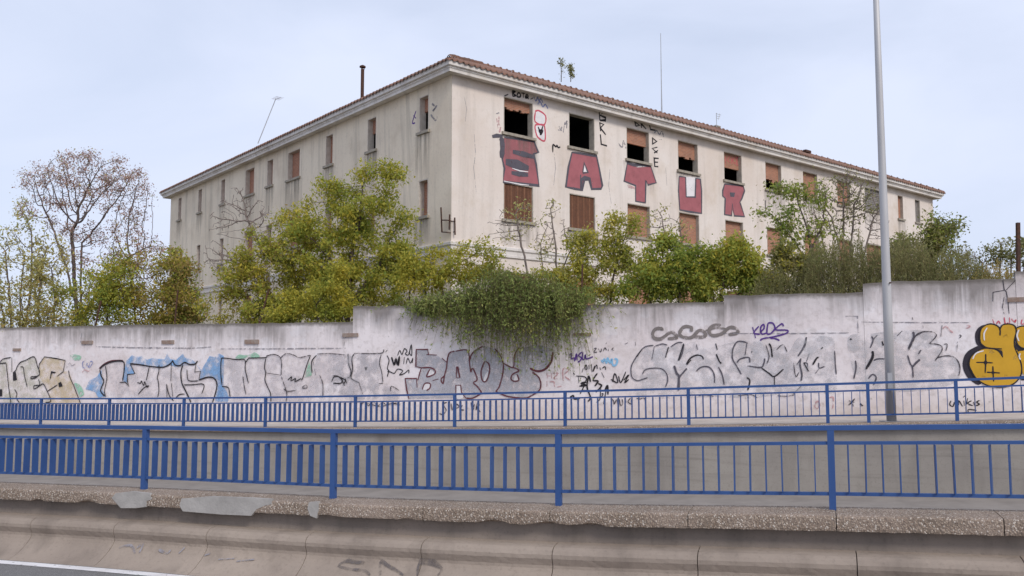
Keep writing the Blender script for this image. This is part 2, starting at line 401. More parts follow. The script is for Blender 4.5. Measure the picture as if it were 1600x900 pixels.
# ------------------------------------------------------------------ near parapet: kerb blocks, recess, coping blocks
par = empty('roadside_parapet', P(near, 5, 0.5, nz_(5) - 1.0), 'low concrete parapet with pebbled coping and rolled kerb beside the road', 'parapet')
def prof_block(line, s0, s1, prof, zf, n, jit, seed, closed=True, rag=None):
    r = random.Random(seed); m = MB(); k = len(prof); rows = []
    for i in range(n + 1):
        s = s0 + (s1 - s0) * i / n; z0 = zf(s); row = []
        for j, (q, dz) in enumerate(prof):
            e = rag(j, s, r) if rag else 0.0
            row.append(P(line, s, q + r.uniform(-jit, jit), z0 + dz + r.uniform(-jit, jit) + e))
        rows.append(row)
    for row in rows: m.v += [tuple(p) for p in row]; m.a += [0] * k
    for i in range(n):
        for j in range(k if closed else k - 1):
            a = i * k + j; b = i * k + (j + 1) % k
            m.f.append((a, a + k, b + k, b))
    if closed:
        m.f.append(tuple(range(k))); m.f.append(tuple(reversed(range(n * k, n * k + k))))
    return m
kp = [(q * KN, z * KN) for q, z in ((0.26, -1.25), (0.26, -0.425), (0.34, -0.43), (0.44, -0.438), (0.52, -0.455), (0.575, -0.49), (0.60, -0.535), (0.60, -0.585), (0.58, -0.635),
      (0.563, -0.675), (0.565, -0.715), (0.59, -0.76), (0.645, -0.82), (0.73, -0.888), (0.83, -0.952), (0.92, -0.995), (1.0, -1.02), (1.0, -1.25))]
kj = [near.hit(px, 850, 0.55 * KN)[0] for px in (-330, -215, -90, 50, 180, 325, 480, 660, 864, 1090, 1338, 1600, 1890)]
for i in range(len(kj) - 1):
    prof_block(near, kj[i] + 0.005, kj[i + 1] - 0.005, kp, nz_, 22, 0.0018, i).build('kerb_block', MATS['barrier_concrete'], par, smooth=False)
rp_ = [(0.0, -1.2), (0.0, -0.16), (0.29 * KN, -0.16), (0.285 * KN, -0.30), (0.295 * KN, -0.44 * KN), (0.25, -1.2)]
prof_block(near, -14, 20, rp_, nz_, 120, 0.004, 5).build('parapet_wall', MATS['recess_concrete'], par)
cj = [near.hit(px, 795, 0.42 * KN)[0] for px in (-330, -190, -60, 65, 205, 350, 497, 662, 860, 1075, 1306, 1567, 1850)]
cp = []
for q, z in ((-0.22, -0.17), (-0.22, -0.015), (-0.20, 0.0), (-0.05, 0.0), (0.1, 0.0), (0.25, 0.0), (0.36, 0.0), (0.42, -0.003), (0.441, -0.012), (0.45, -0.03), (0.452, -0.06), (0.453, -0.09), (0.453, -0.12), (0.453, -0.155), (0.447, -0.183), (0.42, -0.187), (0.30, -0.185)):
    cp.append((q * KN, z * KN))
from mathutils import noise as mnoise
def rag(j, s, r):
    if j in (13, 14, 15):
        a = mnoise.noise((s * 2.2, 3.3, 0)) ; b = mnoise.noise((s * 11, 7.7, 0))
        return max(0, a - 0.22) * 0.13 + b * 0.006
    return 0
for i in range(len(cj) - 1):
    prof_block(near, cj[i] + 0.005, cj[i + 1] - 0.005, cp, nz_, 90, 0.0026, 40 + i, rag=rag).build('coping_block', MATS['exposed_aggregate'], par)
# grey mortar repairs on the coping's face
for pts in ([(180, 771), (205, 768), (233, 771), (237, 780), (229, 783), (228, 792), (212, 794), (188, 794), (180, 785), (174, 778)],
            [(283, 779), (330, 776), (390, 778), (424, 780), (424, 788), (414, 790), (400, 796), (392, 806), (345, 804), (285, 799), (280, 790)],
            [(482, 785), (497, 784), (498, 795), (494, 810), (484, 806), (480, 795)]):
    m = MB(); fr = []; bk = []
    for px, py in pts:
        s, z, _ = near.hit(px, py, 0.462 * KN); fr.append(P(near, s, 0.456 * KN, z)); bk.append(P(near, s, 0.40 * KN, z))
    m.face(fr)
    for i in range(len(fr)):
        j = (i + 1) % len(fr); m.face([fr[i], bk[i], bk[j], fr[j]])
    tag(m.build('mortar_patch', MATS['mortar'], par), 'smooth grey mortar repair on the pebbled coping')

# ------------------------------------------------------------------ far retaining wall of the underpass
ret = empty('underpass_retaining_wall', P(far, 12, 0.1, TZ), 'grey concrete retaining wall across the underpass with thin pebbled coping', 'retaining wall')
prof_block(far, -40, 60, [(-0.25, -6), (-0.25, -0.15), (0.10, -0.15), (0.12, -1.0), (0.16, -6)], fz_, 60, 0.002, 3).build('wall_face', MATS['trench_concrete'], ret)
fcp = [(-0.16, -0.14), (-0.16, -0.004), (-0.1, 0.0), (0.1, 0.0), (0.2, -0.004), (0.225, -0.03), (0.225, -0.12), (0.20, -0.14)]
s0 = -8.0; k = 0
while s0 < 42:
    L = 2.0 + 0.1 * math.sin(k * 2.1)
    prof_block(far, s0 + 0.006, s0 + L - 0.006, fcp, fz_, 16, 0.004, 200 + k).build('coping_block', MATS['exposed_aggregate'], ret); s0 += L; k += 1
pp = [near.hit(0, 0)[0]]
m = MB(); pts = []
for px, py in ((-60, 740), (28, 742), (30, 751), (-60, 754)):
    s, z, _ = far.hit(px, py, 0.17); pts.append(P(far, s, 0.175, z))
m.face(pts); tag(m.build('paint_patch', MATS['spray_ochre'], ret), 'cream painted patch on the grey concrete')

# ------------------------------------------------------------------ blue railings
def railing(name, label, line, posts, zf, H, nb, twist=None, pitch=None):
    """posts: positions along the line"""
    t = empty(name, P(line, posts[0], 0, zf(posts[0])), label, 'railing')
    pw = 0.072
    bm = MB(); th, dp, hb = 0.012, 0.112, H * 0.80 - H * 0.205 - 0.03
    bm.box((-th / 2, -dp / 2, 0), (th, 0, 0), (0, dp, 0), (0, 0, hb))
    me = None
    ang = math.atan2(line.d[1], line.d[0])
    for i, s in enumerate(posts):
        m = MB(); z = zf(s)
        m.box(P(line, s - pw / 2, -pw / 2, z - 0.01), line.dv * pw, line.nv * pw, (0, 0, H - 0.028))
        m.build('post', MATS['blue_paint'], t)
        if i == len(posts) - 1: break
        s2 = posts[i + 1]; a, b = zf(s), zf(s2)
        for nm, f, w, h, g in (('handrail', 1.0, 0.075, 0.052, 0.0), ('upper_rail', 0.81, 0.046, 0.036, pw / 2 - 0.003), ('lower_rail', 0.205, 0.046, 0.036, pw / 2 - 0.003)):
            m = MB(); o = 0.0
            ga = a + (b - a) * g / (s2 - s); gb = b - (b - a) * g / (s2 - s)
            m.bar(P(line, s + g, 0, ga + H * f - h / 2), P(line, s2 - g, 0, gb + H * f - h / 2), w, h); m.build(nm, MATS['blue_paint'], t)
        n = nb if pitch is None else max(1, int(round((s2 - s) / pitch)) - 1)
        for j in range(n):
            f = (j + 1) / (n + 1); sj = s + (s2 - s) * f; zj = a + (b - a) * f + H * 0.205
            loc = P(line, sj, 0, zj - 0.002)
            if me is None:
                o = bm.build('baluster', MATS['blue_paint'], t, origin=(0, 0, 0)); me = o.data; bpy.data.objects.remove(o)
            o = link('baluster', me, None, t, loc)
            tw = twist(i, j) if twist else 0
            o.rotation_euler = (math.radians(random.gauss(0, 0.25)), math.radians(random.gauss(0, 0.35)), ang + math.radians(tw + random.uniform(-2, 2)))
    return t
npost = [3.5 * KN * i for i in range(-2, 6)]
railing('blue_railing', 'near blue metal railing on the pebbled coping, larger in view', near, npost, nz_, 1.02 * KN, 17,
        twist=lambda i, j: (-17 if (i == 5 and j >= 7) or i > 5 else 0))
fpost = [3.5 * KN * i for i in range(-3, 9)]
e1 = far.hit(1357, 640)[0]; e2 = far.hit(1494.6, 630)[0]
fpost += [e1, e2, e2 + 3.5 * KN, e2 + 7 * KN]
railing('blue_railing', 'far blue metal railing along the pavement below the graffiti wall', far, fpost, fz_, 1.0 * KN, 17, pitch=3.5 * KN / 18)

# ------------------------------------------------------------------ perimeter wall
pw_ = empty('perimeter_wall', P(wall, 14, 0, fz_(14)), 'long white stepped perimeter wall covered with graffiti behind the pavement', 'wall')
SECT = [(-260, 560.0, [(-260, 519), (0, 512.5), (150, 508.5), (330, 506), (556, 503)]), (552, 1133, [(552, 478.5), (640, 477.5), (900, 477), (960, 475), (1131, 472)]),
        (1131, 1350, [(1131, 462), (1240, 459), (1348, 457)]), (1348, 1588, [(1348, 443.5), (1400, 439), (1500, 437.5), (1586, 435.5)]), (1586, 1800, [(1586, 424), (1800, 415)])]
for k, (x0, x1, tops) in enumerate(SECT):
    xs = [t[0] for t in tops]; sA = [wall.hit(x, y)[0] for x, y in tops]; zA = [wall.hit(x, y)[1] for x, y in tops]
    n = max(8, int((sA[-1] - sA[0]) / 0.22)); m = MB(); off = 0.003 * k; r = random.Random(k); th = 0.30 - 0.006 * k
    sv = np.linspace(sA[0], sA[-1], n + 1); jt = [r.uniform(-0.014, 0.008) + 0.02 * mnoise.noise((s * 1.9, k, 0)) for s in sv]
    zt = [float(np.interp(s, sA, zA)) + j for s, j in zip(sv, jt)]; zb = [fz_(s) - 0.3 for s in sv]
    for i in range(n):
        a, b = sv[i], sv[i + 1]
        lo = [P(wall, a, off, zb[i]), P(wall, b, off, zb[i + 1])]; hi = [P(wall, a, off, zt[i]), P(wall, b, off, zt[i + 1])]
        m.face([lo[0], lo[1], hi[1], hi[0]], [zt[i] - zb[i], zt[i + 1] - zb[i + 1], 0, 0])
        m.face([hi[0], hi[1], P(wall, b, -th, zt[i + 1]), P(wall, a, -th, zt[i])], [0] * 4)
        m.face([P(wall, a, -th, zt[i]), P(wall, b, -th, zt[i + 1]), P(wall, b, -th, zb[i + 1]), P(wall, a, -th, zb[i])], [0.3, 0.3, 3, 3])
    for i in (0, n):
        s = sv[i]; m.face([P(wall, s, off, zb[i]), P(wall, s, off, zt[i]), P(wall, s, -th, zt[i]), P(wall, s, -th, zb[i])], [3, 0, 0, 3])
    o = m.build('wall_section', MATS['wall_whitewash'], pw_, att='below')
    av = o.data.attributes.new('above', 'FLOAT', 'POINT')
    av.data.foreach_set('value', np.array([max(0.0, (zt_ - 0)) for zt_ in [0] * len(o.data.vertices)], dtype=np.float32))
    co = np.empty(len(o.data.vertices) * 3, dtype=np.float32); o.data.vertices.foreach_get('co', co); co = co.reshape(-1, 3) + np.array(o['_wl'])
    ab = [p[2] - fz_(float(np.dot(p[:2] - far.p, far.d))) for p in co]
    av.data.foreach_set('value', np.array(ab, dtype=np.float32))
WO = 0.0125     # paint lies in front of the proudest section
# brick headers showing through the render
for px, py, w, h in ((27, 546.5, 12, 4.5), (137, 535, 17, 5.5), (263, 534.5, 19, 6), (394, 534, 22, 7), (548, 523.5, 24, 6), (910, 522.5, 28, 4.5), (1594, 468, 40, 8)):
    m = MB(); a, z0, _ = wall.hit(px - w / 2, py + h / 2); b, z1, _ = wall.hit(px + w / 2, py - h / 2)
    m.box(P(wall, a, -0.02, z0), wall.dv * (b - a), wall.nv * 0.062, (0, 0, z1 - z0)); m.build('brick_header', MATS['old_brick'], pw_)

# ------------------------------------------------------------------ paint on walls
def smooth(pts, n=4, closed=False):
    if len(pts) < 3: return pts
    out = []; k = len(pts)
    for i in range(k if closed else k - 1):
        p0 = pts[i - 1] if (closed or i > 0) else pts[i]; p1 = pts[i]; p2 = pts[(i + 1) % k]; p3 = pts[(i + 2) % k] if closed else pts[min(i + 2, k - 1)]
        for j in range(n):
            t = j / n
            out.append(tuple(0.5 * (2 * b + (c - a) * t + (2 * a - 5 * b + 4 * c - d) * t * t + (3 * b - a - 3 * c + d) * t ** 3) for a, b, c, d in zip(p0, p1, p2, p3)))
    if not closed: out.append(pts[-1])
    return out
class Painter:
    """lays strokes and fills given in frame pixels on a plane, as thin sheets on the surface"""
    def __init__(s, hit, world, unit, gain=1.45): s.gain = gain; s.hit = hit; s.world = world; s.unit = unit; s.k = 0
    def stroke(s, m, pts, w, o, sm=True, taper=True):
        if sm: pts = smooth(pts, 4)
        q = []; kk = 0
        for p in pts:
            a, z, k = s.hit(p[0], p[1]); kk = k
            if not q or math.hypot(a - q[-1][0], z - q[-1][1]) > 1e-4: q.append((a, z))
        if len(q) < 2: return
        hw = s.gain * w * kk / F / 2 / s.unit; s.k += 1; o = o + (s.k % 14) * 0.0003
        L = []; R = []
        for i in range(len(q)):
            a = q[max(i - 1, 0)]; b = q[min(i + 1, len(q) - 1)]; dx, dz = b[0] - a[0], b[1] - a[1]; l = math.hypot(dx, dz) or 1
            t = hw * (random.uniform(0.85, 1.12)); 
            if taper and i in (0, len(q) - 1): t *= 0.6
            L.append(s.world(q[i][0] - dz / l * t, o, q[i][1] + dx / l * t)); R.append(s.world(q[i][0] + dz / l * t, o, q[i][1] - dx / l * t))
        for i in range(len(q) - 1): m.face([L[i], R[i], R[i + 1], L[i + 1]])
    def fill(s, m, pts, o, sm=False):
        if sm: pts = smooth(pts, 4, True)
        s.k += 1; o = o + (s.k % 14) * 0.0002
        q = [s.hit(p[0], p[1])[:2] for p in pts]
        v = [s.world(a, o, z) for a, z in q]; n = len(m.v); m.v += [tuple(x) for x in v]; m.a += [0] * len(v)
        for tri in tessellate_polygon([[Vector((a, z, 0)) for a, z in q]]): m.f.append(tuple(n + i for i in tri))
wp = Painter(lambda x, y: wall.hit(x, y, WO), lambda a, o, z: P(wall, a, WO + o, z), 1.0)
bp = Painter(lambda x, y: FR.hit(x, y, 0.0), lambda a, o, z: FR.w(a, o, z), KB, 1.85)
bpl = Painter(lambda x, y: FL.hit(x, y, 0.0), lambda a, o, z: FL.w(a, o, z), KB)
def work(painter, parent, name, label, ox, oy, sc, items):
    """items: (paint, 'f'|'s', width in crop units, points); fills first, then strokes, one mesh per paint"""
    main = None; layers = {}
    for it in items: layers.setdefault((it[0], it[1]), []).append(it)
    for idx, ((pt, kd), its) in enumerate(layers.items()):
        m = MB()
        for _, _, w, pts in its:
            pp = [(ox + x / sc, oy + y / sc) for x, y in pts]
            if kd == 'f': painter.fill(m, pp, 0.003 + 0.0032 * idx)
            elif kd == 'F': painter.fill(m, pp, 0.003 + 0.0032 * idx, True)
            elif kd == 'l': painter.stroke(m, pp, w / sc, 0.003 + 0.0032 * idx, False)
            else: painter.stroke(m, pp, w / sc, 0.003 + 0.0032 * idx)
        if not m.f: continue
        if main is None:
            main = m.build(name, MATS['spray_' + pt], parent); main['label'] = label
        else: m.build('paint_layer', MATS['spray_' + pt], main)
    return main
def S(p, w, *strokes): return [(p, 's', w, list(q)) for q in strokes]
def LN(p, w, *strokes): return [(p, 'l', w, list(q)) for q in strokes]
def FI(p, *polys): return [(p, 'f', 0, list(q)) for q in polys]
def FS(p, *polys): return [(p, 'F', 0, list(q)) for q in polys]

# ================================================================== THE ABANDONED BUILDING
bld = empty('abandoned_building', FR.w(0, 0, 0.5), 'derelict three storey building with bricked up windows and red letters SATUR', 'building')
ZT, ZB, LR, LL, DP = 10.26, 0.2, 37.1, 30.2, 11.0
WR = [2.37 + 3.345 * i for i in range(8)]
UR = [(a, a + 1.46 - 0.012 * i, 8.56, 9.93) for i, a in enumerate(WR)] + [(28.7, 30.6, 8.60, 9.9), (32.55, 33.2, 8.5, 9.9), (34.7, 35.35, 8.5, 9.9)]
MR = [(a, a + 1.46 - 0.012 * i, 5.28, 6.66) for i, a in enumerate(WR)] + [(28.7, 30.6, 5.3, 6.66), (32.55, 33.2, 5.25, 6.66), (34.7, 35.35, 5.25, 6.66)]
GR = [(a, a + 1.46 - 0.012 * i, 1.9, 3.32) for i, a in enumerate(WR)] + [(28.7, 30.6, 1.9, 3.32)]
UL = [(1.49, 2.12, 8.55, 9.9), (5.26, 5.95, 8.55, 9.9), (8.92, 9.6, 8.6, 9.95), (12.14, 13.44, 8.58, 9.92), (15.1, 15.78, 8.66, 9.96), (17.35, 18.5, 8.58, 9.95), (21.27, 21.85, 8.62, 9.98), (24.78, 25.38, 8.62, 9.98), (28.22, 28.8, 8.62, 9.98)]
ML = [(a, b, 5.35, 6.72) for a, b, *_ in UL[:-1]]
GL = [(a, b, 2.1, 3.4) for a, b, *_ in UL[:-1]]
def wallmesh(fc, L, holes, th, name, mat, a0=0.0):
    S_ = sorted(set([a0, L] + [h[0] for h in holes] + [h[1] for h in holes])); Z_ = sorted(set([ZB, ZT, 4.2] + [h[2] for h in holes] + [h[3] for h in holes]))
    def hole(a, z): return any(h[0] - 1e-6 < a < h[1] and h[2] - 1e-6 < z < h[3] for h in holes)
    m = MB()
    for i in range(len(S_) - 1):
        for j in range(len(Z_) - 1):
            if hole((S_[i] + S_[i + 1]) / 2, (Z_[j] + Z_[j + 1]) / 2): continue
            q = ((S_[i], Z_[j]), (S_[i + 1], Z_[j]), (S_[i + 1], Z_[j + 1]), (S_[i], Z_[j + 1]))
            m.face([fc.w(a, 0, z) for a, z in q]); m.face([fc.w(a, -th, z) for a, z in reversed(q)])
    for a, b, z, t in holes:
        c = [(a, z), (b, z), (b, t), (a, t)]
        for i in range(4):
            p, q = c[i], c[(i + 1) % 4]; m.face([fc.w(p[0], 0, p[1]), fc.w(p[0], -th, p[1]), fc.w(q[0], -th, q[1]), fc.w(q[0], 0, q[1])])
    return m.build(name, MATS[mat], bld)
wallmesh(FR, LR, UR + MR + GR, 0.36, 'facade_wall', 'render_white')
wallmesh(FL, LL, UL + ML + GL, 0.36, 'facade_wall', 'render_cream')
def W2(a, b, z):   # plan coordinates a along the right facade, b along the left one
    p = np.array([CX, CY]) + (dR * a + dL * b) * KB; return Vector((p[0], p[1], z * KB + E))
m = MB()
for (a0, b0), (a1, b1) in (((LR, 0), (LR, DP)), ((LR, DP), (DP, DP)), ((DP, DP), (DP, LL)), ((DP, LL), (0, LL))):
    m.face([W2(a0, b0, ZB), W2(a1, b1, ZB), W2(a1, b1, ZT), W2(a0, b0, ZT)])
m.build('rear_wall', MATS['render_cream'], bld)
m = MB()   # floors, partitions and ceiling inside
for z in (0.7, 4.25, 7.6, 10.1):
    m.face([W2(0.35, 0.35, z), W2(LR - 0.1, 0.35, z), W2(LR - 0.1, DP - .1, z), W2(0.35, DP - .1, z)]); m.face([W2(0.35, DP - .1, z), W2(DP - .1, DP - .1, z), W2(DP - .1, LL - .1, z), W2(0.35, LL - .1, z)])
m.face([W2(0.4, 4.2, ZB), W2(LR, 4.2, ZB), W2(LR, 4.2, 10.1), W2(0.4, 4.2, 10.1)]); m.face([W2(4.2, 4.2, ZB), W2(4.2, LL, ZB), W2(4.2, LL, 10.1), W2(4.2, 4.2, 10.1)])
for i in range(1, 11):
    a = WR[0] - 0.95 + 3.345 * i; m.face([W2(a, 0.33, ZB), W2(a, 4.2, ZB), W2(a, 4.2, 10.1), W2(a, 0.33, 10.1)])
for b in (3.8, 7.4, 11, 14.3, 16.5, 20, 23.2, 26.8): m.face([W2(0.33, b, ZB), W2(4.2, b, ZB), W2(4.2, b, 10.1), W2(0.33, b, 10.1)])
m.build('interior_wall', MATS['interior_dark'], bld)
# cornice and string courses, swept round the L
OUT = [(0, 0), (LR, 0), (LR, DP), (DP, DP), (DP, LL), (0, LL)]
DIR = [(-1, -1), (1, -1), (1, 1), (1, 1), (1, 1), (-1, 1)]
def sweep(prof, name, mat, corners=range(6), closed=True):
    m = MB(); pts = [[W2(OUT[i][0] + DIR[i][0] * o, OUT[i][1] + DIR[i][1] * o, z) for o, z in prof] for i in corners]
    n = len(pts); k = len(prof)
    for i in range(n if closed else n - 1):
        a, b = pts[i], pts[(i + 1) % n]; segs = 30
        for s_ in range(segs):
            for j in range(k - 1):
                f0, f1 = s_ / segs, (s_ + 1) / segs
                m.face([a[j].lerp(b[j], f0), a[j].lerp(b[j], f1), a[j + 1].lerp(b[j + 1], f1), a[j + 1].lerp(b[j + 1], f0)])
    return m.build(name, MATS[mat], bld)
sweep([(0.0, 10.25), (0.08, 10.235), (0.34, 10.205), (0.385, 10.20), (0.39, 10.285), (0.41, 10.315), (0.425, 10.325), (0.425, 10.36), (0.485, 10.385), (0.50, 10.395), (0.50, 10.55), (0.47, 10.60), (0.0, 10.60)], 'cornice', 'cornice_white')
sweep([(0.0, 4.235), (0.075, 4.22), (0.085, 4.20), (0.085, 4.11), (0.04, 4.06), (0.04, 3.93), (0.06, 3.92), (0.06, 3.84), (0.0, 3.82)], 'string_course', 'cornice_white')
# roof: corrugated tile slopes with real channels
SL, RZ = 0.452, 10.575
def slope(f, e0, e1, runf, name, parent=None):
    """f(t, run, z) -> world; corrugated across t"""
    m = MB(); n = int((e1 - e0) / 0.045); cols = []
    for i in range(n + 1):
        t = e0 + (e1 - e0) * i / n; R = runf(t); ph = (t / 0.25) % 1.0
        bump_ = 0.055 * (math.sin(ph * math.pi) if ph < 0.5 else -0.25 * math.sin((ph - 0.5) * 2 * math.pi)) * 1.0
        bump_ += 0.012 * mnoise.noise((t * 2, 1.7, 0)); col = []
        for j in range(8): 
            r = R * j / 7; col.append(f(t, r, RZ + r * SL + bump_ + 0.02 * mnoise.noise((t * 0.6, r * 0.6, 2)) * min(1, r)))
        cols.append(col)
    for i in range(n):
        for j in range(7): m.face([cols[i][j], cols[i + 1][j], cols[i + 1][j + 1], cols[i][j + 1]])
        m.face([cols[i][0], cols[i + 1][0], cols[i + 1][0] - Vector((0, 0, 0.07)), cols[i][0] - Vector((0, 0, 0.07))])
    return m.build(name, MATS['roof_tile'], parent or bld)
roof = slope(lambda t, r, z: W2(t, -0.56 + r, z), -0.56, LR + 0.56, lambda t: max(0.0, min(t + 0.56, 6.06, LR + 0.56 - t)), 'roof')
slope(lambda t, r, z: W2(-0.56 + r, t, z), -0.56, LL + 0.56, lambda t: max(0.0, min(t + 0.56, 6.06, LL + 0.56 - t)), 'roof_slope', roof)
slope(lambda t, r, z: W2(LR + 0.56 - r, t, z), -0.56, DP + 0.56, lambda t: max(0.0, min(t + 0.56, DP + 0.56 - t)), 'roof_slope', roof)
slope(lambda t, r, z: W2(t, LL + 0.56 - r, z), -0.56, DP + 0.56, lambda t: max(0.0, min(t + 0.56, DP + 0.56 - t)), 'roof_slope', roof)
slope(lambda t, r, z: W2(t, DP + 0.56 - r, z), DP + 0.56 - 6.06, LR + 0.56, lambda t: max(0.0, min(t - DP - 0.56 + 6.06 if t < DP + .56 else 6.06, 6.06, LR + 0.56 - t)), 'roof_slope', roof)
slope(lambda t, r, z: W2(DP + 0.56 - r, t, z), DP + 0.56 - 6.06, LL + 0.56, lambda t: max(0.0, min(t - DP - 0.56 + 6.06 if t < DP + .56 else 6.06, 6.06, LL + 0.56 - t)), 'roof_slope', roof)
rt = MB()   # one ridge tile: a tapered half pipe with a lip at its wide end
for i in range(6):
    a0, a1 = math.pi * i / 6, math.pi * (i + 1) / 6
    for (x0, r0), (x1, r1) in (((0, 0.085), (0.40, 0.11)), ((0.40, 0.11), (0.405, 0.15)), ((0.405, 0.15), (0.45, 0.15))):
        rt.face([(x0, r0 * math.cos(a0), r0 * math.sin(a0)), (x1, r1 * math.cos(a0), r1 * math.sin(a0)), (x1, r1 * math.cos(a1), r1 * math.sin(a1)), (x0, r0 * math.cos(a1), r0 * math.sin(a1))])
rto = rt.build('ridge_tile', MATS['roof_tile'], roof, origin=(0, 0, 0)); rtm = rto.data; bpy.data.objects.remove(rto)
RH = RZ + 6.06 * SL
for A, B in ((W2(-0.5, -0.5, RZ + 0.03), W2(5.5, 5.5, RH)), (W2(5.5, 5.5, RH), W2(LR - 5.5, 5.5, RH)), (W2(LR + 0.5, -0.5, RZ + 0.03), W2(LR - 5.5, 5.5, RH)), (W2(5.5, 5.5, RH), W2(5.5, LL - 5.5, RH))):
    d = B - A; n = int(d.length / 0.42); q = d.to_track_quat('X', 'Z')
    for i in range(n):
        o = link('ridge_tile', rtm, None, roof, A + d * (i / n) + Vector((0, 0, 0.02 + random.uniform(-0.012, 0.02)))); o.rotation_mode = 'QUATERNION'; o.rotation_quaternion = q

# windows
def infill(fc, h, top, bot, o, jag, seed, parent, mat='brick_infill', name='brick_infill'):
    """masonry filling the opening between heights top and bot, its lower edge broken when jag > 0"""
    r = random.Random(seed); a0, a1 = h[0], h[1]; n = 10 if jag else 1
    low = [bot + (r.uniform(-jag, jag) if jag else 0) for _ in range(n + 1)]
    m = MB(); att = []
    us = [a0 + (a1 - a0) * i / n for i in range(n + 1)]
    for i in range(n):
        l = low[i] if jag else bot
        m.hexa([fc.w(us[i], o, l), fc.w(us[i + 1], o, l), fc.w(us[i + 1], o - 0.11, l), fc.w(us[i], o - 0.11, l), fc.w(us[i], o, top), fc.w(us[i + 1], o, top), fc.w(us[i + 1], o - 0.11, top), fc.w(us[i], o - 0.11, top)])
        m.a[-8:] = [us[i] * KB, us[i + 1] * KB, us[i + 1] * KB, us[i] * KB] * 2
    ob = m.build(name, MATS[mat], parent, att='u'); return ob
def window(fc, h, kind, seed, side):
    a0, a1, z0, z1 = h
    # part: the stone lining of the opening
    m = MB(); t = 0.035; o0, o1 = -0.005, -0.33
    e = 0.001
    for p, q in (((a0 + e, z0), (a0 + t, z1)), ((a1 - t, z0), (a1 - e, z1)), ((a0 + t, z1 - t), (a1 - t, z1 - e))):
        m.hexa([fc.w(p[0], o0, p[1]), fc.w(q[0], o0, p[1]), fc.w(q[0], o1, p[1]), fc.w(p[0], o1, p[1]), fc.w(p[0], o0, q[1]), fc.w(q[0], o0, q[1]), fc.w(q[0], o1, q[1]), fc.w(p[0], o1, q[1])])
    w = m.build('window', MATS['jamb' if side == 'r' else 'jamb_pale'], bld)
    m = MB(); g = 0.10
    m.hexa([fc.w(a0 - g, 0.10, z0 - 0.11), fc.w(a1 + g, 0.10, z0 - 0.11), fc.w(a1 + g, -0.30, z0 - 0.11), fc.w(a0 - g, -0.30, z0 - 0.11), fc.w(a0 - g, 0.10, z0 - 0.005), fc.w(a1 + g, 0.10, z0 - 0.005), fc.w(a1 + g, -0.30, z0 + 0.012), fc.w(a0 - g, -0.30, z0 + 0.012)])
    m.build('sill', MATS['sill_concrete'], w)
    if seed % 3 != 1 or side == 'l':
        m = MB(); L = 1.3 if side == 'r' else 1.75; 
        cs = [(a0 - g - 0.22, 1.0), (a0 - g + 0.12, 0.0), (a1 + g - 0.12, 0.1), (a1 + g + 0.22, 1.0)]; zz = z0 - 0.11
        for (x0, f0), (x1, f1) in zip(cs[:-1], cs[1:]):
            m.face([fc.w(x0, 0.0035, zz), fc.w(x1, 0.0035, zz), fc.w(x1, 0.0035, zz - L), fc.w(x0, 0.0035, zz - L)], [f0, f1, 1, 1])
        m.build('drip_stain', MATS['drip_stain'], w, att='below')
    H = z1 - z0
    if kind == 'open': return w
    if kind == 'bars':
        infill(fc, h, z1, z0, -0.14, 0, seed, w)
        n = 21
        for i in range(n):
            a = a0 + 0.04 + (a1 - a0 - 0.08) * (i + 0.5) / n; m = MB()
            m.box(fc.w(a - 0.015, -0.085, z0 + 0.01), fc.dv * 0.042, fc.nv * 0.03, (0, 0, (H - 0.05) * KB)); m.build('bar', MATS['bar_rust' if (i * 7 + seed) % 5 else 'bar_rust_light'], w)
        return w
    if kind == 'shutter':
        infill(fc, h, z1, z0, -0.18, 0, seed, w, 'grey_shutter', 'shutter')
        for i in range(12):
            m = MB(); z = z0 + H * (i + 0.5) / 12; m.box(fc.w(a0 + 0.04, -0.18, z - 0.04), fc.dv * (a1 - a0 - 0.08) * KB, fc.nv * 0.025, (0, 0, 0.085)); m.build('slat', MATS['grey_shutter'], w)
        return w
    f, jag = kind
    infill(fc, h, z1, z0 + H * (1 - f), -0.20 if side == 'r' else -0.27, jag, seed, w); return w
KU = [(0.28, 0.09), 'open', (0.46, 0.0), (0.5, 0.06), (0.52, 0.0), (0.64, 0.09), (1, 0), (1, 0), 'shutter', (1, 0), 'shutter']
for i, h in enumerate(UR): window(FR, h, KU[i], i, 'r')
for i, h in enumerate(MR): window(FR, h, 'bars' if i < 2 else (1, 0), i + 20, 'r')
for i, h in enumerate(GR): window(FR, h, (1, 0) if i != 0 else (0.3, 0.1), i + 40, 'r')
for i, h in enumerate(UL): window(FL, h, (0.42, 0.05) if i < 2 else (1, 0), i + 60, 'l')
for i, h in enumerate(ML): window(FL, h, (1, 0), i + 80, 'l')
for i, h in enumerate(GL): window(FL, h, (1, 0) if i else 'open', i + 100, 'l')
# iron brackets at the corner
m = MB()
def ib(fc, pts, o):
    for p, q in zip(pts[:-1], pts[1:]):
        a, z, _ = fc.hit(*p, o); b, y, _ = fc.hit(*q, o); m.bar(fc.w(a, o, z), fc.w(b, o, y), 0.045, 0.045)
ib(FL, [(689, 324), (690.5, 362.5), (699, 363)], 0.16); ib(FL, [(690, 344), (699, 344)], 0.16); ib(FL, [(702.5, 335), (702, 359)], 0.10); ib(FR, [(710.5, 340), (711, 367)], 0.12)
for fc, px, py, o in ((FL, 699, 344, 0.16), (FL, 699, 363, 0.16), (FL, 702.5, 345, 0.1), (FR, 710.7, 346, 0.12), (FR, 710.9, 362, 0.12)):
    a, z, _ = fc.hit(px, py, o); m.bar(fc.w(a, o, z), fc.w(a, -0.05, z), 0.03, 0.03)
m.build('iron_bracket', MATS['rust_iron'], bld)
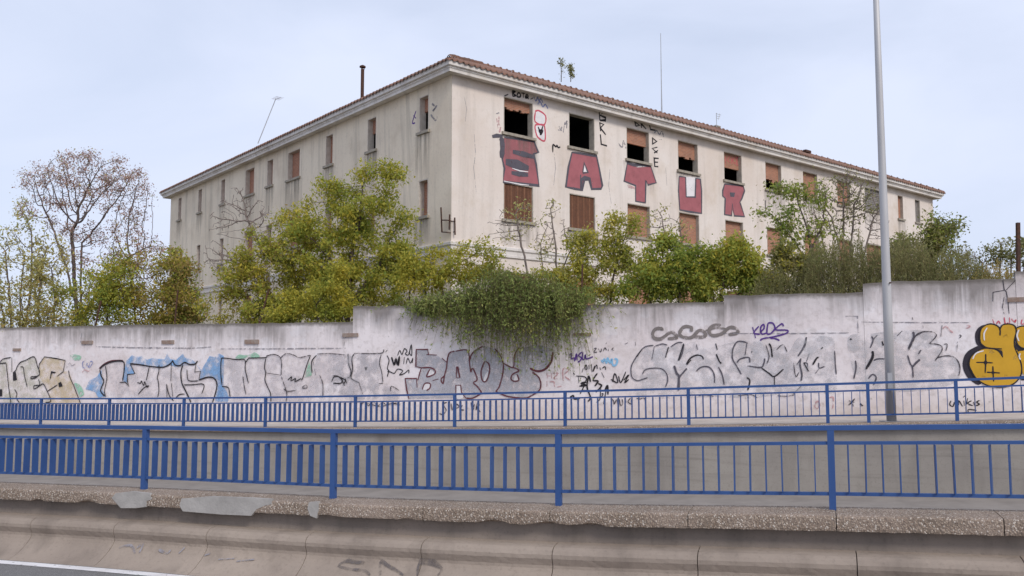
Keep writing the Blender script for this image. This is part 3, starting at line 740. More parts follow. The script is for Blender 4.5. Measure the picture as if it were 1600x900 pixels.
# on the roof: flue, aerials, chimney
def roofpt(a, b): return W2(a, b, RZ + min(a + .56, b + .56, 6.06) * SL - 0.05)
def onplane(px, py, Y): return at(px, py, Y)
p = FL.hit(564, 142, 0.3); base = at(566, 147, FL.w(p[0], -0.9, RZ).y); top = at(566, 108, base.y); top.x = base.x
m = MB(); m.tube([base - Vector((0, 0, 0.5)), top], 0.082, 10); fl = m.build('flue_pipe', MATS['rust_iron'], bld)
m = MB(); m.tube([top + Vector((0, 0, .08)), top + Vector((0, 0, .14)), top + Vector((0, 0, .2))], [0.15, 0.15, 0.04], 10)
for k in range(3): m.bar(top + Vector((.08 * math.cos(k * 2.1), .08 * math.sin(k * 2.1), -.02)), top + Vector((.12 * math.cos(k * 2.1), .12 * math.sin(k * 2.1), .1)), 0.02)
m.build('flue_cap', MATS['rust_iron'], fl)
p = FL.hit(404, 219, 0.2); base = at(403, 224, FL.w(p[0], -0.5, RZ).y); top = at(431, 154, base.y + 0.6); 
d = (top - base); top = base + d
m = MB(); m.tube([base, top], 0.028, 6); ae = m.build('aerial', MATS['aluminium'], bld)
m = MB(); e = top - d * 0.02; m.bar(e, e + FL.dv * -0.7 + Vector((0, 0, -0.05)), 0.02)
for k in range(5): c = e + FL.dv * (-0.15 * k) ; m.bar(c - FL.nv * 0.25, c + FL.nv * 0.25, 0.014)
m.build('aerial_boom', MATS['aluminium'], ae)
r_ = W2(13.2, 5.5, RH); r0 = ray(1034.5, 160); a = 13.2
def ridge_at(px):
    best = min((abs(px - (800 + F * v.x / ((v.y) * CT + (v.z - E) * ST))), t) for t in np.arange(6, LR - 5.5, 0.05) for v in [W2(t, 5.5, RH)])
    return best[1]
a = ridge_at(1034.5); b0 = W2(a, 5.5, RH - 0.05)
hgt = (at(1034.5, 52, b0.y).z - b0.z)
m = MB(); m.tube([b0, b0 + Vector((0, 0, 1.6)), b0 + Vector((0, 0, hgt))], [0.045, 0.03, 0.018], 6); m.build('mast', MATS['aluminium'], bld)
a = ridge_at(1134); b0 = W2(a, 6.2, RH - 0.8)
m = MB(); m.box(b0 - FR.dv * 0.22 - FR.nv * 0.2, FR.dv * 0.44, FR.nv * 0.4, (0, 0, 1.38)); m.box(b0 - FR.dv * 0.26 - FR.nv * 0.24 + Vector((0, 0, 1.38)), FR.dv * 0.52, FR.nv * 0.48, (0, 0, 0.08)); ch = m.build('chimney', MATS['sill_concrete'], roof)
a = ridge_at(1129); b0 = W2(a, 5.9, RH - 0.2); m = MB(); m.tube([b0, b0 + Vector((0, 0, 1.55))], 0.02, 6)
for z, l in ((1.5, .5), (1.35, .4), (1.2, .3)): m.bar(b0 + Vector((0, 0, z)) - FR.dv * 0.05, b0 + Vector((0, 0, z)) + FR.dv * l, 0.02); m.bar(b0 + Vector((0, 0, z - .12)) + FR.dv * l * .7, b0 + Vector((0, 0, z + .12)) + FR.dv * l * .7, 0.016)
m.build('aerial', MATS['aluminium'], bld)
a = ridge_at(1279); b0 = W2(a, 5.4, RH); m = MB(); m.box(b0 - FR.dv * .3, FR.dv * .7, FR.nv * .25, (0, 0, 0.17)); m.build('roof_vent', MATS['rust_iron'], bld)

# ------------------------------------------------------------------ paint on the building
work(bp, bld, 'painted_letter', 'huge red letter S with black outline under the first window', 760, 135, 5,
  FI('red', [(140, 400), (370, 425), (405, 515), (370, 530), (390, 620), (410, 775), (130, 745), (140, 640), (118, 560), (120, 460)])
  + S('darkgrey', 26, [(118, 400), (125, 470), (118, 560)]) + LN('darkgrey', 30, [(205, 510), (290, 530), (370, 552)]) + LN('darkgrey', 40, [(150, 590), (240, 612), (330, 640)]) + LN('darkgrey', 24, [(195, 675), (260, 685), (325, 692)])
  + LN('darkgrey', 12, [(140, 398), (370, 427), (405, 515), (368, 528), (388, 610), (410, 775), (130, 745), (140, 640), (122, 560)]) + LN('darkgrey', 20, [(45, 392), (80, 385), (125, 388)]) + LN('white', 5, [(200, 640), (260, 660), (325, 668)], [(135, 740), (260, 765), (330, 772)]))
work(bp, bld, 'painted_letter', 'huge red letter A with black outline under the second window', 760, 135, 5,
  FI('red', [(670, 515), (860, 545), (905, 775), (895, 798), (820, 800), (800, 730), (765, 730), (748, 810), (620, 785), (640, 630)]) + FI('white', [(768, 605), (788, 668), (757, 668)])
  + LN('darkgrey', 11, [(668, 515), (760, 528), (860, 546), (880, 640), (905, 775), (895, 800), (820, 802), (800, 730), (765, 730), (748, 810), (690, 800), (620, 785), (640, 630), (668, 515)], [(752, 672), (762, 596), (792, 672), (752, 678)], [(735, 690), (735, 800)]) + LN('darkgrey', 16, [(740, 800), (742, 730), (768, 712), (805, 722), (822, 795)]))
work(bp, bld, 'painted_letter', 'huge red letter T with black outline under the third window', 960, 170, 5,
  FI('white', [(95, 418), (285, 436), (282, 456), (180, 462), (100, 440)]) + FI('red', [(100, 432), (180, 458), (280, 452), (326, 575), (260, 595), (245, 560), (241, 735), (165, 722), (165, 600), (75, 565)])
  + LN('darkgrey', 9, [(100, 425), (75, 565), (165, 600), (165, 722), (241, 735), (245, 560), (260, 595), (326, 578), (282, 446)]) + S('darkgrey', 13, [(95, 418), (150, 440), (200, 436), (282, 444)]) + FI('pinkfaint', [(100, 590), (160, 612), (160, 628), (100, 615)]))
work(bp, bld, 'painted_letter', 'huge red letter U with black outline under the fourth window', 960, 170, 5,
  FI('white', [(505, 525), (670, 540), (668, 552), (632, 548), (632, 690), (560, 686), (556, 536)]) + FI('red', [(505, 530), (555, 535), (560, 685), (630, 690), (635, 545), (670, 550), (680, 640), (680, 815), (510, 790), (500, 640)])
  + LN('darkgrey', 9, [(505, 528), (555, 535), (560, 688), (630, 690), (635, 543), (670, 550), (680, 640), (680, 817), (590, 805), (510, 790), (500, 640), (505, 528)]))
work(bp, bld, 'painted_letter', 'huge red letter R with black outline under the fifth window', 960, 170, 5,
  FI('red', [(860, 590), (1005, 600), (1016, 640), (995, 700), (980, 730), (1016, 840), (935, 835), (920, 790), (915, 835), (860, 825), (865, 700), (845, 680), (845, 640)]) + FI('darkgrey', [(900, 652), (942, 655), (935, 690), (905, 686)])
  + LN('darkgrey', 9, [(860, 588), (930, 592), (1005, 600), (1016, 640), (995, 700), (980, 730), (1016, 842), (935, 836), (920, 740), (915, 835), (860, 826), (865, 700), (845, 680), (845, 640), (860, 588)]))
work(bp, bld, 'graffiti_tag', 'black tag above the first window', 760, 135, 5,
  S('black', 7, [(200, 35), (205, 78)], [(200, 35), (225, 40), (205, 55), (230, 70), (205, 78)], [(245, 50), (240, 80), (265, 80), (262, 55), (245, 50)], [(272, 52), (302, 54)], [(288, 40), (288, 88)], [(310, 70), (305, 90), (325, 85), (320, 65), (310, 70), (330, 100)], [(345, 100), (365, 90)], [(140, 75), (170, 62)])
  + S('bluetag', 6, [(370, 80), (385, 115), (400, 85), (410, 115), (425, 95), (440, 130)], [(400, 140), (420, 120), (440, 160), (460, 140), (480, 175)]))
work(bp, bld, 'graffiti_tag', 'red outlined box with black scribble right of the first window', 760, 135, 5,
  FI('white', [(382, 197), (412, 192), (460, 232), (448, 300), (382, 280)], [(384, 302), (440, 302), (455, 330), (453, 420), (400, 392), (384, 330)])
  + S('redtag', 7, [(380, 195), (410, 190), (462, 232), (450, 300), (380, 275), (382, 200)], [(380, 300), (440, 300), (456, 330), (455, 425), (400, 395), (380, 330), (382, 300)]) + S('black', 7, [(402, 315), (425, 370), (410, 345), (440, 345), (420, 380), (440, 310)]))
work(bp, bld, 'graffiti_tag', 'faint red scribble left of the first window', 760, 135, 5, S('pinkfaint', 8, [(100, 230), (95, 290), (110, 320), (100, 360)], [(80, 250), (90, 330)]) + S('greyfaint', 7, [(75, 215), (100, 205)]))
work(bp, bld, 'graffiti_tag', 'black letters BRL down the wall right of the second window', 760, 135, 5,
  LN('black', 11, [(880, 185), (886, 265)], [(878, 188), (915, 202), (888, 225), (932, 245), (930, 265), (885, 266)], [(885, 280), (892, 350)], [(883, 284), (916, 297), (890, 325), (932, 378)], [(890, 375), (897, 452), (942, 465)]))
work(bp, bld, 'graffiti_tag', 'faint grey scratches left of the second window', 760, 135, 5, S('greyfaint', 7, [(565, 310), (580, 340), (590, 310)], [(600, 360), (612, 280)], [(615, 300), (630, 270), (625, 330)], [(560, 340), (590, 345)]) + S('black', 7, [(518, 515), (520, 455), (542, 472), (550, 460), (560, 478), (576, 472)]))
work(bp, bld, 'graffiti_tag', 'black letters BRL above the third window', 960, 170, 5,
  LN('black', 11, [(155, 78), (165, 132)], [(153, 82), (188, 95), (163, 105), (197, 130), (165, 136)], [(205, 88), (212, 150)], [(203, 92), (238, 106), (212, 120), (248, 158)], [(270, 110), (282, 162), (322, 168)]) + S('greyfaint', 7, [(310, 190), (330, 170), (350, 200), (370, 180), (385, 220)], [(350, 235), (370, 240)]))
work(bp, bld, 'graffiti_tag', 'black letters down the wall right of the third window', 960, 170, 5,
  LN('black', 10, [(293, 225), (330, 255), (298, 275)], [(298, 225), (297, 280)], [(335, 300), (295, 310), (335, 345)], [(310, 345), (340, 325)], [(345, 388), (310, 385), (315, 450), (342, 452)], [(314, 416), (340, 418)]) + S('greyfaint', 7, [(30, 270), (60, 300), (70, 250), (90, 310)]))
ip = Painter(lambda x, y: FR.hit(x, y, -0.20), lambda a, o, z: FR.w(a, -0.20 + o, z), KB)
work(ip, bld, 'graffiti_tag', 'red tag on the bricks of the fifth window', 960, 170, 5, LN('redtag', 7, [(865, 370), (868, 430)], [(900, 370), (880, 400), (905, 425)], [(915, 375), (918, 430)], [(945, 375), (920, 402), (945, 432)], [(968, 380), (955, 382), (957, 440), (970, 440)]))
work(bpl, bld, 'graffiti_tag', 'small purple tag beside the top window on the shaded side', 640, 130, 3.46, S('purple', 6, [(35, 150), (25, 180), (15, 215), (30, 215)], [(20, 175), (35, 190)]) + S('greyfaint', 8, [(120, 110), (140, 130), (125, 150), (150, 120)], [(115, 170), (140, 200), (150, 180)]))

work(bp, bld, 'crack', 'short dark vertical drain mark below the sixth window', 0, 0, 1, LN('shadow', 2, [(1195.5, 313), (1195.8, 327)]))
work(bp, bld, 'crack', 'hairline cracks in the render of the lit facade', 0, 0, 1, LN('greyfaint', 0.5, [(741, 210), (743, 240), (740, 262), (744, 300)], [(866, 240), (868, 262), (865, 290)], [(953, 262), (951, 290), (955, 318)], [(725, 150), (729, 170), (727, 190)], [(1040, 262), (1042, 290)]))
# ------------------------------------------------------------------ lamp post and iron posts
lp = far.hit(1393, 655, -0.35)[0]; b = P(far, lp, -0.35, fz_(lp) - 0.02)
lamp = empty('lamp_post', b, 'tall grey metal lamp post on the pavement behind the far railing', 'lamp post')
m = MB(); m.tube([b, b + Vector((0, 0, 2.5)), b + Vector((0, 0, 8.0)), b + Vector((0, 0, 12.0))], [0.105, 0.098, 0.074, 0.055], 20); m.build('pole', MATS['galvanised'], lamp, smooth=True)
m = MB(); m.box(b + Vector((-.2, -.2, 0)), (.4, 0, 0), (0, .4, 0), (0, 0, .025)); m.build('base_plate', MATS['galvanised'], lamp)
m = MB(); hd = b + far.nv * 0.101 + Vector((0, 0, 0.75)); m.box(hd - far.dv * 0.05 - far.nv * 0.006, far.dv * 0.1, far.nv * 0.012, (0, 0, 0.34)); m.build('access_door', MATS['galvanised'], lamp)
m = MB(); q = Vector((far.nv.x, far.nv.y, 0)); hk = at(1390.5, 442, b.y - 0.1); m.tube([hk + Vector((0, 0.0, 0)), hk - Vector((0, 0.04, 0))], 0.018, 8); m.build('bolt', MATS['rust_iron'], lamp)
m = MB(); tp = b + Vector((0, 0, 12)); m.tube([tp - Vector((0, 0, .05)), tp + q * 0.4 + Vector((0, 0, .35)), tp + q * 1.6 + Vector((0, 0, .6))], 0.04, 10); m.build('arm', MATS['galvanised'], lamp)
m = MB(); c = tp + q * 1.6 + Vector((0, 0, .6)); m.tube([c, c + q * .15, c + q * .6, c + q * .75], [0.06, 0.13, 0.15, 0.06], 10); m.build('lamp_head', MATS['galvanised'], lamp)
for px0, py0, px1, py1, Y, w, lab in ((1591.5, 440, 1590.5, 348, 20.6, 0.075, 'rusty upright iron post standing on the right end of the wall'), (909, 470, 910, 413, 25.6, 0.05, 'thin rusty iron post behind the hanging shrub'),
        (147, 512, 158, 470, 33.6, 0.055, 'dark leaning fence post behind the wall at the left'), (272, 512, 278, 453, 33.2, 0.05, 'dark upright fence post left of the building'), (402, 512, 420, 452, 31.0, 0.06, 'rusty leaning fence post before the yellow tree')):
    a_, b_ = at(px0, py0, Y), at(px1, py1, Y); a_.z = min(a_.z, a_.z) - (0.15 if px0 < 1500 else 0.0)
    m = MB(); m.bar(a_, b_, w, w, (0, 1, 0)); tag(m.build('iron_post', MATS['rust_iron']), lab, 'post', 'iron fence posts above the wall')

# ------------------------------------------------------------------ graffiti on the perimeter wall
work(wp, pw_, 'graffiti_piece', 'cream and pale green block letters HES at the left end', 0, 540, 8,
  FI('palegreen', [(-100, 230), (0, 215), (30, 175), (140, 148), (160, 430), (200, 310), (255, 212), (430, 142), (495, 310), (500, 400), (590, 560), (640, 690), (620, 725), (-100, 725)])
  + FI('cream', [(500, 230), (560, 140), (820, 185), (795, 325), (860, 312), (920, 490), (1010, 722), (630, 722), (590, 560), (500, 400), (495, 310)])
  + FI('black', [(163, 335), (200, 330), (215, 430), (165, 440)], [(-20, 545), (30, 545), (30, 635), (-20, 635)], [(730, 470), (765, 450), (788, 510), (740, 522)], [(640, 318), (702, 330), (690, 345), (650, 345), (640, 400), (622, 432)])
  + S('black', 9, [(0, 215), (30, 175), (70, 160), (140, 147)], [(80, 215), (95, 350), (110, 500), (130, 640), (140, 720)], [(-60, 235), (0, 225), (80, 215)],
      [(165, 340), (200, 310), (215, 270), (255, 212), (330, 180), (430, 140), (470, 250), (495, 310), (500, 360)], [(260, 265), (295, 275), (310, 380), (345, 515)],
      [(500, 360), (460, 385), (395, 390), (397, 415), (465, 395)], [(485, 420), (500, 490), (430, 500), (435, 540), (500, 500), (545, 480), (590, 560), (640, 690), (570, 712)],
      [(595, 570), (660, 530), (720, 490)], [(860, 310), (875, 390), (920, 490), (970, 620), (1010, 722)], [(185, 545), (215, 600), (205, 650), (245, 712)], [(150, 150), (152, 330)])
  + LN('black', 9, [(490, 330), (495, 230), (560, 140), (700, 160), (820, 185), (795, 325), (715, 385)]))
work(wp, pw_, 'graffiti_tag', 'small blue and pink scrawl between the cream and silver pieces', 0, 540, 8,
  FS('green', [(880, 120), (940, 110), (1010, 130), (1000, 180), (920, 182)], [(930, 470), (1000, 490), (1050, 600), (1000, 640), (960, 540)])
  + S('bluetag', 8, [(1060, 190), (1035, 210), (1040, 270), (1070, 280)], [(1080, 260), (1090, 220), (1110, 270), (1130, 200), (1160, 210), (1120, 280)])
  + S('pinkfaint', 8, [(1030, 335), (1060, 300), (1100, 320), (1150, 300)]) + S('greyfaint', 6, [(850, 240), (880, 215), (900, 250), (940, 230)], [(830, 270), (860, 260)]))
work(wp, pw_, 'graffiti_piece', 'silver letters with black outline on a light blue cloud', 150, 540, 8,
  FI('blue', [(-130, 545), (-80, 430), (10, 390), (70, 300), (90, 560), (120, 640), (30, 650), (-10, 580)],
     [(380, 190), (450, 120), (500, 140), (570, 130), (640, 175), (700, 155), (780, 165), (860, 170), (890, 98), (930, 170), (1000, 180), (1090, 98), (1110, 150), (1200, 170), (1260, 225), (1090, 250), (1000, 270), (930, 240), (850, 280), (700, 270), (560, 240), (430, 220), (480, 355), (400, 365), (390, 460), (335, 450), (360, 300)],
     [(1250, 230), (1320, 300), (1420, 130), (1480, 145), (1540, 98), (1600, 130), (1590, 700), (1480, 700), (1520, 520), (1500, 430), (1420, 390), (1300, 425), (1310, 330)])
  + FI('silver', [(100, 250), (200, 200), (340, 200), (355, 290), (335, 440), (390, 500), (400, 360), (490, 350), (440, 225), (560, 240), (700, 260), (850, 270), (940, 230), (1000, 250), (1090, 240), (1110, 210), (1240, 230), (1240, 330), (1310, 320), (1300, 420), (1400, 400), (1480, 420), (1515, 500), (1490, 640), (1460, 715), (110, 720), (120, 640), (60, 560), (100, 450), (60, 330), (50, 290)])
  + S('maroon', 10, [(40, 285), (110, 225), (200, 188), (340, 185)])
  + S('black', 13, [(50, 300), (70, 380), (100, 450), (60, 560), (110, 630)], [(50, 290), (100, 245), (200, 203), (340, 197), (356, 290), (335, 440)],
      [(430, 225), (560, 240), (700, 262), (850, 268), (940, 220), (960, 190), (990, 240), (1050, 250), (1110, 210), (1170, 235), (1240, 230), (1272, 190)],
      [(1090, 240), (1065, 330), (1075, 460), (1110, 540), (1140, 600), (1190, 710)], [(1290, 430), (1400, 395), (1480, 410), (1515, 480), (1500, 580), (1460, 710)])
  + S('black', 9, [(120, 250), (140, 400), (110, 560), (125, 640)], [(670, 260), (640, 400), (630, 430)], [(790, 240), (790, 320), (770, 400), (780, 440), (790, 560), (775, 640)], [(945, 230), (940, 440)],
      [(885, 480), (900, 560), (930, 640), (975, 690)], [(945, 470), (965, 640)], [(885, 480), (890, 650)], [(1140, 300), (1145, 390), (1170, 440), (1280, 440)],
      [(1100, 490), (1200, 490), (1350, 485), (1325, 600)], [(1000, 650), (1050, 610), (1110, 605)], [(520, 460), (560, 470), (570, 440), (600, 500), (610, 450), (640, 520), (660, 500), (600, 530), (530, 610)])
  + LN('black', 11, [(300, 460), (370, 455), (415, 510), (395, 440), (395, 360), (490, 350), (430, 225)], [(1250, 230), (1240, 330), (1310, 320), (1290, 430)]))
work(wp, pw_, 'graffiti_piece', 'faded silver letters with thin black outline left of the wall step', 340, 540, 8,
  FI('blue', [(0, 100), (60, 130), (40, 250), (50, 480), (110, 560), (140, 640), (130, 700), (0, 700)])
  + FS('green', [(230, 160), (270, 112), (340, 122), (420, 105), (470, 85), (530, 140), (400, 155)])
  + FI('silver', [(50, 180), (80, 155), (240, 175), (345, 180), (380, 160), (440, 155), (600, 150), (620, 120), (700, 110), (780, 130), (860, 100), (1000, 140), (1160, 120), (1060, 420), (1180, 380), (1250, 110), (1420, 100), (1630, 105), (1660, 120), (2010, 120), (1990, 320), (2040, 480), (2160, 520), (2260, 600), (2260, 690), (1600, 720), (60, 720), (160, 640), (60, 500)])
  + FI('green', [(1150, 190), (1180, 370), (1090, 402)])
  + S('black', 10, [(60, 490), (45, 350), (50, 180), (80, 155), (240, 175), (345, 180), (350, 300), (390, 470)], [(60, 510), (130, 520), (150, 560), (160, 640)], [(350, 220), (390, 160), (420, 155), (600, 150), (620, 120)],
      [(605, 160), (590, 270), (605, 340), (595, 430), (630, 520), (665, 600), (670, 700)], [(1165, 120), (1120, 240), (1070, 400), (1050, 430)], [(880, 430), (930, 390), (920, 440), (980, 410), (970, 450), (1050, 410)],
      [(1240, 120), (1180, 200), (1185, 340)], [(1430, 450), (1460, 390), (1520, 390), (1560, 430), (1540, 470), (1450, 470)], [(1540, 400), (1600, 430), (1580, 480)])
  + S('blackthin', 9, [(320, 380), (340, 520), (360, 610)], [(605, 340), (800, 370)], [(620, 130), (700, 110), (780, 140), (805, 230), (800, 370), (830, 470), (870, 600), (860, 700)], [(785, 160), (860, 100), (960, 120), (1020, 150), (1160, 120)],
      [(1200, 200), (1230, 370)], [(1280, 370), (1320, 480), (1320, 640)], [(1250, 105), (1420, 100), (1590, 115)], [(830, 540), (880, 570), (980, 560)], [(1060, 520), (1110, 490), (1120, 530), (1060, 530)]))
work(wp, pw_, 'graffiti_piece', 'last faded silver letters of the piece, right of the wall step', 520, 530, 7.5,
  FI('silver', [(0, 175), (190, 170), (230, 190), (250, 165), (560, 165), (540, 330), (590, 480), (680, 520), (700, 600), (800, 600), (780, 700), (300, 700), (0, 640)])
  + FI('black', [(370, 330), (412, 322), (390, 372)])
  + S('black', 10, [(180, 170), (190, 300), (215, 370), (200, 440), (170, 450)], [(250, 175), (225, 230), (235, 350), (215, 440), (230, 470), (310, 510)], [(100, 440), (120, 500), (140, 545)], [(150, 460), (165, 520)], [(545, 520), (590, 515)])
  + S('blackthin', 8, [(310, 510), (350, 640)], [(250, 165), (560, 165), (600, 120)], [(570, 180), (550, 280), (575, 380), (590, 500)], [(0, 430), (60, 430), (110, 480)], [(680, 610), (690, 550), (780, 600)],
      [(330, 770), (380, 730), (420, 780), (470, 730), (530, 780), (580, 740), (640, 770), (700, 750), (790, 770)], [(380, 750), (440, 760), (560, 790), (660, 760), (780, 740)]))
work(wp, pw_, 'graffiti_tag', 'tangle of thin black looping scrawl left of the silver BAOS', 520, 530, 7.5,
  S('black', 8, [(760, 190), (785, 130), (810, 180), (840, 110), (870, 140), (850, 170), (890, 180), (920, 60), (925, 190), (890, 150)], [(840, 210), (830, 290)], [(860, 290), (880, 220), (910, 280), (940, 220), (930, 280)],
      [(635, 190), (660, 250), (640, 340), (660, 370), (640, 380)], [(640, 440), (660, 380), (720, 400), (760, 350), (820, 370), (780, 420), (840, 400), (890, 360), (890, 400)], [(620, 150), (640, 125)])
  + S('black', 16, [(690, 210), (720, 300), (740, 230), (760, 300), (780, 200), (770, 310)]))
work(wp, pw_, 'graffiti_piece', 'large silver letters BAOS with dark red outline under the hanging shrub', 520, 530, 7.5,
  FI('silver2', [(985, 125), (1120, 125), (1125, 180), (1220, 190), (1330, 260), (1370, 170), (1440, 135), (1580, 125), (1600, 200), (1640, 160), (1770, 80), (1900, 110), (1990, 270), (2110, 330), (2130, 200), (2190, 110), (2400, 60), (2560, 110), (2570, 200), (2500, 340), (2400, 375), (2340, 365), (2430, 450), (2440, 540), (2380, 640), (2250, 690), (2050, 670), (1920, 610), (1750, 640), (1640, 690), (1560, 690), (1500, 545), (1445, 545), (1440, 690), (900, 700), (850, 460), (985, 465), (990, 560), (1030, 340), (980, 325)])
  + FS('white', [(1060, 590), (1080, 525), (1140, 525), (1135, 580)], [(1770, 490), (1780, 430), (1820, 380), (1810, 470)], [(2120, 480), (2150, 420), (2175, 480)], [(1120, 430), (1145, 360), (1185, 385), (1180, 410)], [(1450, 690), (1450, 550), (1495, 550), (1530, 680)])
  + S('maroon', 11, [(1040, 335), (1150, 335), (1200, 370), (1190, 410), (1100, 440), (1140, 350)], [(1100, 180), (1220, 185)], [(1280, 220), (1335, 270)], [(1050, 590), (1080, 520), (1140, 520), (1140, 570), (1100, 600)], [(1170, 485), (1240, 465)],
      [(1430, 140), (1370, 160), (1345, 230), (1335, 330), (1310, 430), (1295, 520), (1270, 470), (1310, 430)], [(1440, 140), (1570, 125), (1600, 200), (1605, 290), (1620, 390)], [(1610, 240), (1640, 160), (1760, 80)],
      [(1620, 390), (1640, 340), (1680, 420), (1690, 480), (1650, 510), (1700, 560), (1750, 630)], [(1780, 260), (1740, 370), (1750, 470), (1780, 500), (1810, 470), (1840, 370), (1830, 290), (1790, 260)],
      [(1900, 110), (1970, 200), (2000, 300), (1990, 420), (1950, 560), (1910, 610)], [(2190, 90), (2130, 190), (2115, 330), (2000, 280)], [(2115, 330), (2180, 360), (2170, 380), (2110, 410), (2090, 460), (2120, 490), (2180, 480), (2160, 410)],
      [(2340, 385), (2410, 440), (2440, 520), (2420, 600), (2330, 660)], [(1560, 690), (1640, 690), (1750, 630)], [(1910, 610), (2050, 670), (2250, 690), (2330, 660)])
  + S('maroon', 18, [(2310, 340), (2400, 375), (2490, 350), (2560, 260), (2580, 150)])
  + LN('maroon', 12, [(1125, 180), (1115, 120), (980, 120), (975, 320), (1040, 335), (1020, 400), (1000, 480)], [(990, 565), (985, 460), (850, 460), (870, 600), (895, 700)], [(1450, 450), (1455, 320), (1465, 320), (1490, 450), (1450, 450)], [(1445, 690), (1445, 540), (1500, 540), (1510, 620), (1560, 690)]))
work(wp, pw_, 'graffiti_tag', 'thin black tag low on the wall behind the far railing', 520, 530, 7.5,
  S('blackthin', 9, [(1340, 740), (1290, 760), (1330, 830), (1290, 880), (1250, 870)], [(1360, 760), (1370, 830)], [(1385, 750), (1400, 830), (1420, 750)], [(1440, 830), (1450, 760), (1480, 790), (1450, 810)], [(1520, 770), (1500, 820), (1540, 830)], [(1620, 740), (1640, 840), (1660, 760)], [(1680, 830), (1690, 750), (1720, 770), (1690, 800), (1730, 850)]))
work(wp, pw_, 'graffiti_tag', 'small purple tag right of the hanging shrub', 880, 530, 7.5,
  S('purple', 12, [(75, 190), (100, 170), (95, 230), (130, 220), (135, 260)], [(140, 250), (155, 170), (165, 250)], [(220, 150), (180, 190), (215, 220), (190, 260), (170, 265)], [(230, 150), (225, 230), (250, 230), (260, 180), (270, 230), (350, 205)]))
work(wp, pw_, 'graffiti_tag', 'light blue scribble right of the purple tag', 880, 530, 7.5,
  S('skyblue', 16, [(450, 240), (470, 280), (480, 230), (510, 280), (520, 220), (550, 280), (570, 230), (580, 300), (620, 300), (635, 240), (600, 230)]))
work(wp, pw_, 'graffiti_tag', 'faint grey handwriting above the light blue scribble', 880, 530, 7.5,
  S('blackthin', 7, [(360, 110), (390, 105), (360, 150), (400, 150)], [(410, 110), (440, 150), (450, 110)], [(470, 140), (490, 100), (510, 130)], [(530, 110), (530, 140)], [(590, 100), (570, 120), (600, 130)], [(510, 40), (500, 55)], [(720, 60), (760, 40)], [(845, 30), (850, 75)]))
work(wp, pw_, 'graffiti_tag', 'cluster of black tags above the far railing', 880, 530, 7.5,
  S('black', 8, [(250, 340), (270, 300), (280, 350), (250, 345)], [(300, 300), (305, 350)], [(330, 290), (340, 380)], [(370, 310), (350, 380), (390, 300), (400, 350)], [(430, 330), (440, 360)], [(460, 340), (490, 320), (500, 360)],
      [(220, 390), (235, 340)], [(150, 430), (250, 440), (270, 480), (200, 550)], [(180, 430), (185, 510)], [(450, 390), (480, 450)], [(440, 570), (430, 700), (390, 740)], [(450, 640), (470, 640), (440, 690)])
  + S('black', 13, [(320, 500), (300, 430), (280, 560), (320, 680), (290, 730)], [(400, 400), (350, 480), (410, 490), (370, 550)], [(250, 540), (200, 640)], [(410, 520), (450, 545), (385, 620)], [(490, 600), (520, 540), (525, 650)], [(475, 760), (510, 560)],
      [(190, 550), (270, 540), (210, 515), (270, 505)], [(80, 680), (120, 660), (130, 700), (200, 690)], [(210, 600), (320, 600)], [(120, 395), (135, 415)]))
work(wp, pw_, 'graffiti_tag', 'small black tag touching the left edge of the silver bubble letters', 880, 530, 7.5,
  S('black', 10, [(580, 500), (605, 400), (640, 510), (560, 470)], [(650, 430), (675, 510), (735, 380)], [(710, 480), (770, 415), (720, 510), (770, 470)]))
work(wp, pw_, 'graffiti_tag', 'thin black handwriting behind the railing under the silver bubble letters', 880, 530, 7.5,
  S('blackthin', 8, [(560, 700), (590, 720), (600, 760), (630, 700), (640, 750)], [(660, 700), (670, 770), (700, 760), (690, 700)], [(730, 700), (740, 740)], [(790, 690), (760, 730), (800, 760), (800, 700)], [(860, 690), (900, 700), (940, 690), (970, 720)]))
work(wp, pw_, 'graffiti_tag', 'faint pink capital letters beside the silver BAOS', 700, 530, 7.5,
  S('pinkfaint', 11, [(1160, 400), (1165, 460)], [(1210, 400), (1215, 460)], [(1160, 430), (1212, 430)], [(1230, 400), (1290, 400), (1240, 460), (1290, 460)], [(1160, 490), (1160, 560)], [(1190, 500), (1240, 500), (1250, 560)], [(1350, 490), (1350, 350), (1420, 360), (1360, 420), (1430, 480)], [(1280, 560), (1330, 550)]))
work(wp, pw_, 'graffiti_piece', 'long row of silver bubble letters with worn black outline', 880, 530, 7.5,
  FS('silver3', [(800, 370), (810, 290), (870, 170), (960, 80), (1050, 60), (1100, 90), (1170, 55), (1240, 100), (1330, 40), (1440, 50), (1575, 22), (1635, 115), (1800, 75), (2025, 22), (2175, 15), (2325, 37), (2400, 127), (2565, 60), (2640, 150), (2737, 0), (2835, -30), (3150, -22), (3187, 225), (3210, 487), (3150, 637), (2700, 615), (2250, 690), (1800, 675), (1350, 690), (975, 690), (840, 637), (847, 500)])
  + S('darkgrey', 9, [(1060, 70), (960, 90), (890, 160), (810, 290), (795, 370), (810, 450), (870, 485), (930, 470), (990, 450)], [(1220, 70), (1160, 55), (1080, 80)], [(1400, 40), (1340, 40), (1260, 90)], [(930, 410), (960, 360), (1040, 340), (1150, 345), (1210, 400), (1225, 480), (1200, 560)], [(1070, 80), (1040, 240)])
  + S('black', 15, [(925, 118), (860, 210)], [(1235, 90), (1200, 215)], [(1410, 60), (1350, 250)], [(1500, 240), (1450, 300)])
  + S('darkgrey', 20, [(1300, 310), (1330, 400), (1355, 440), (1350, 600)]) + S('darkgrey', 13, [(1450, 340), (1400, 400), (1360, 440)]))
G2 = lambda p, w, *st: S(p, w, *st)
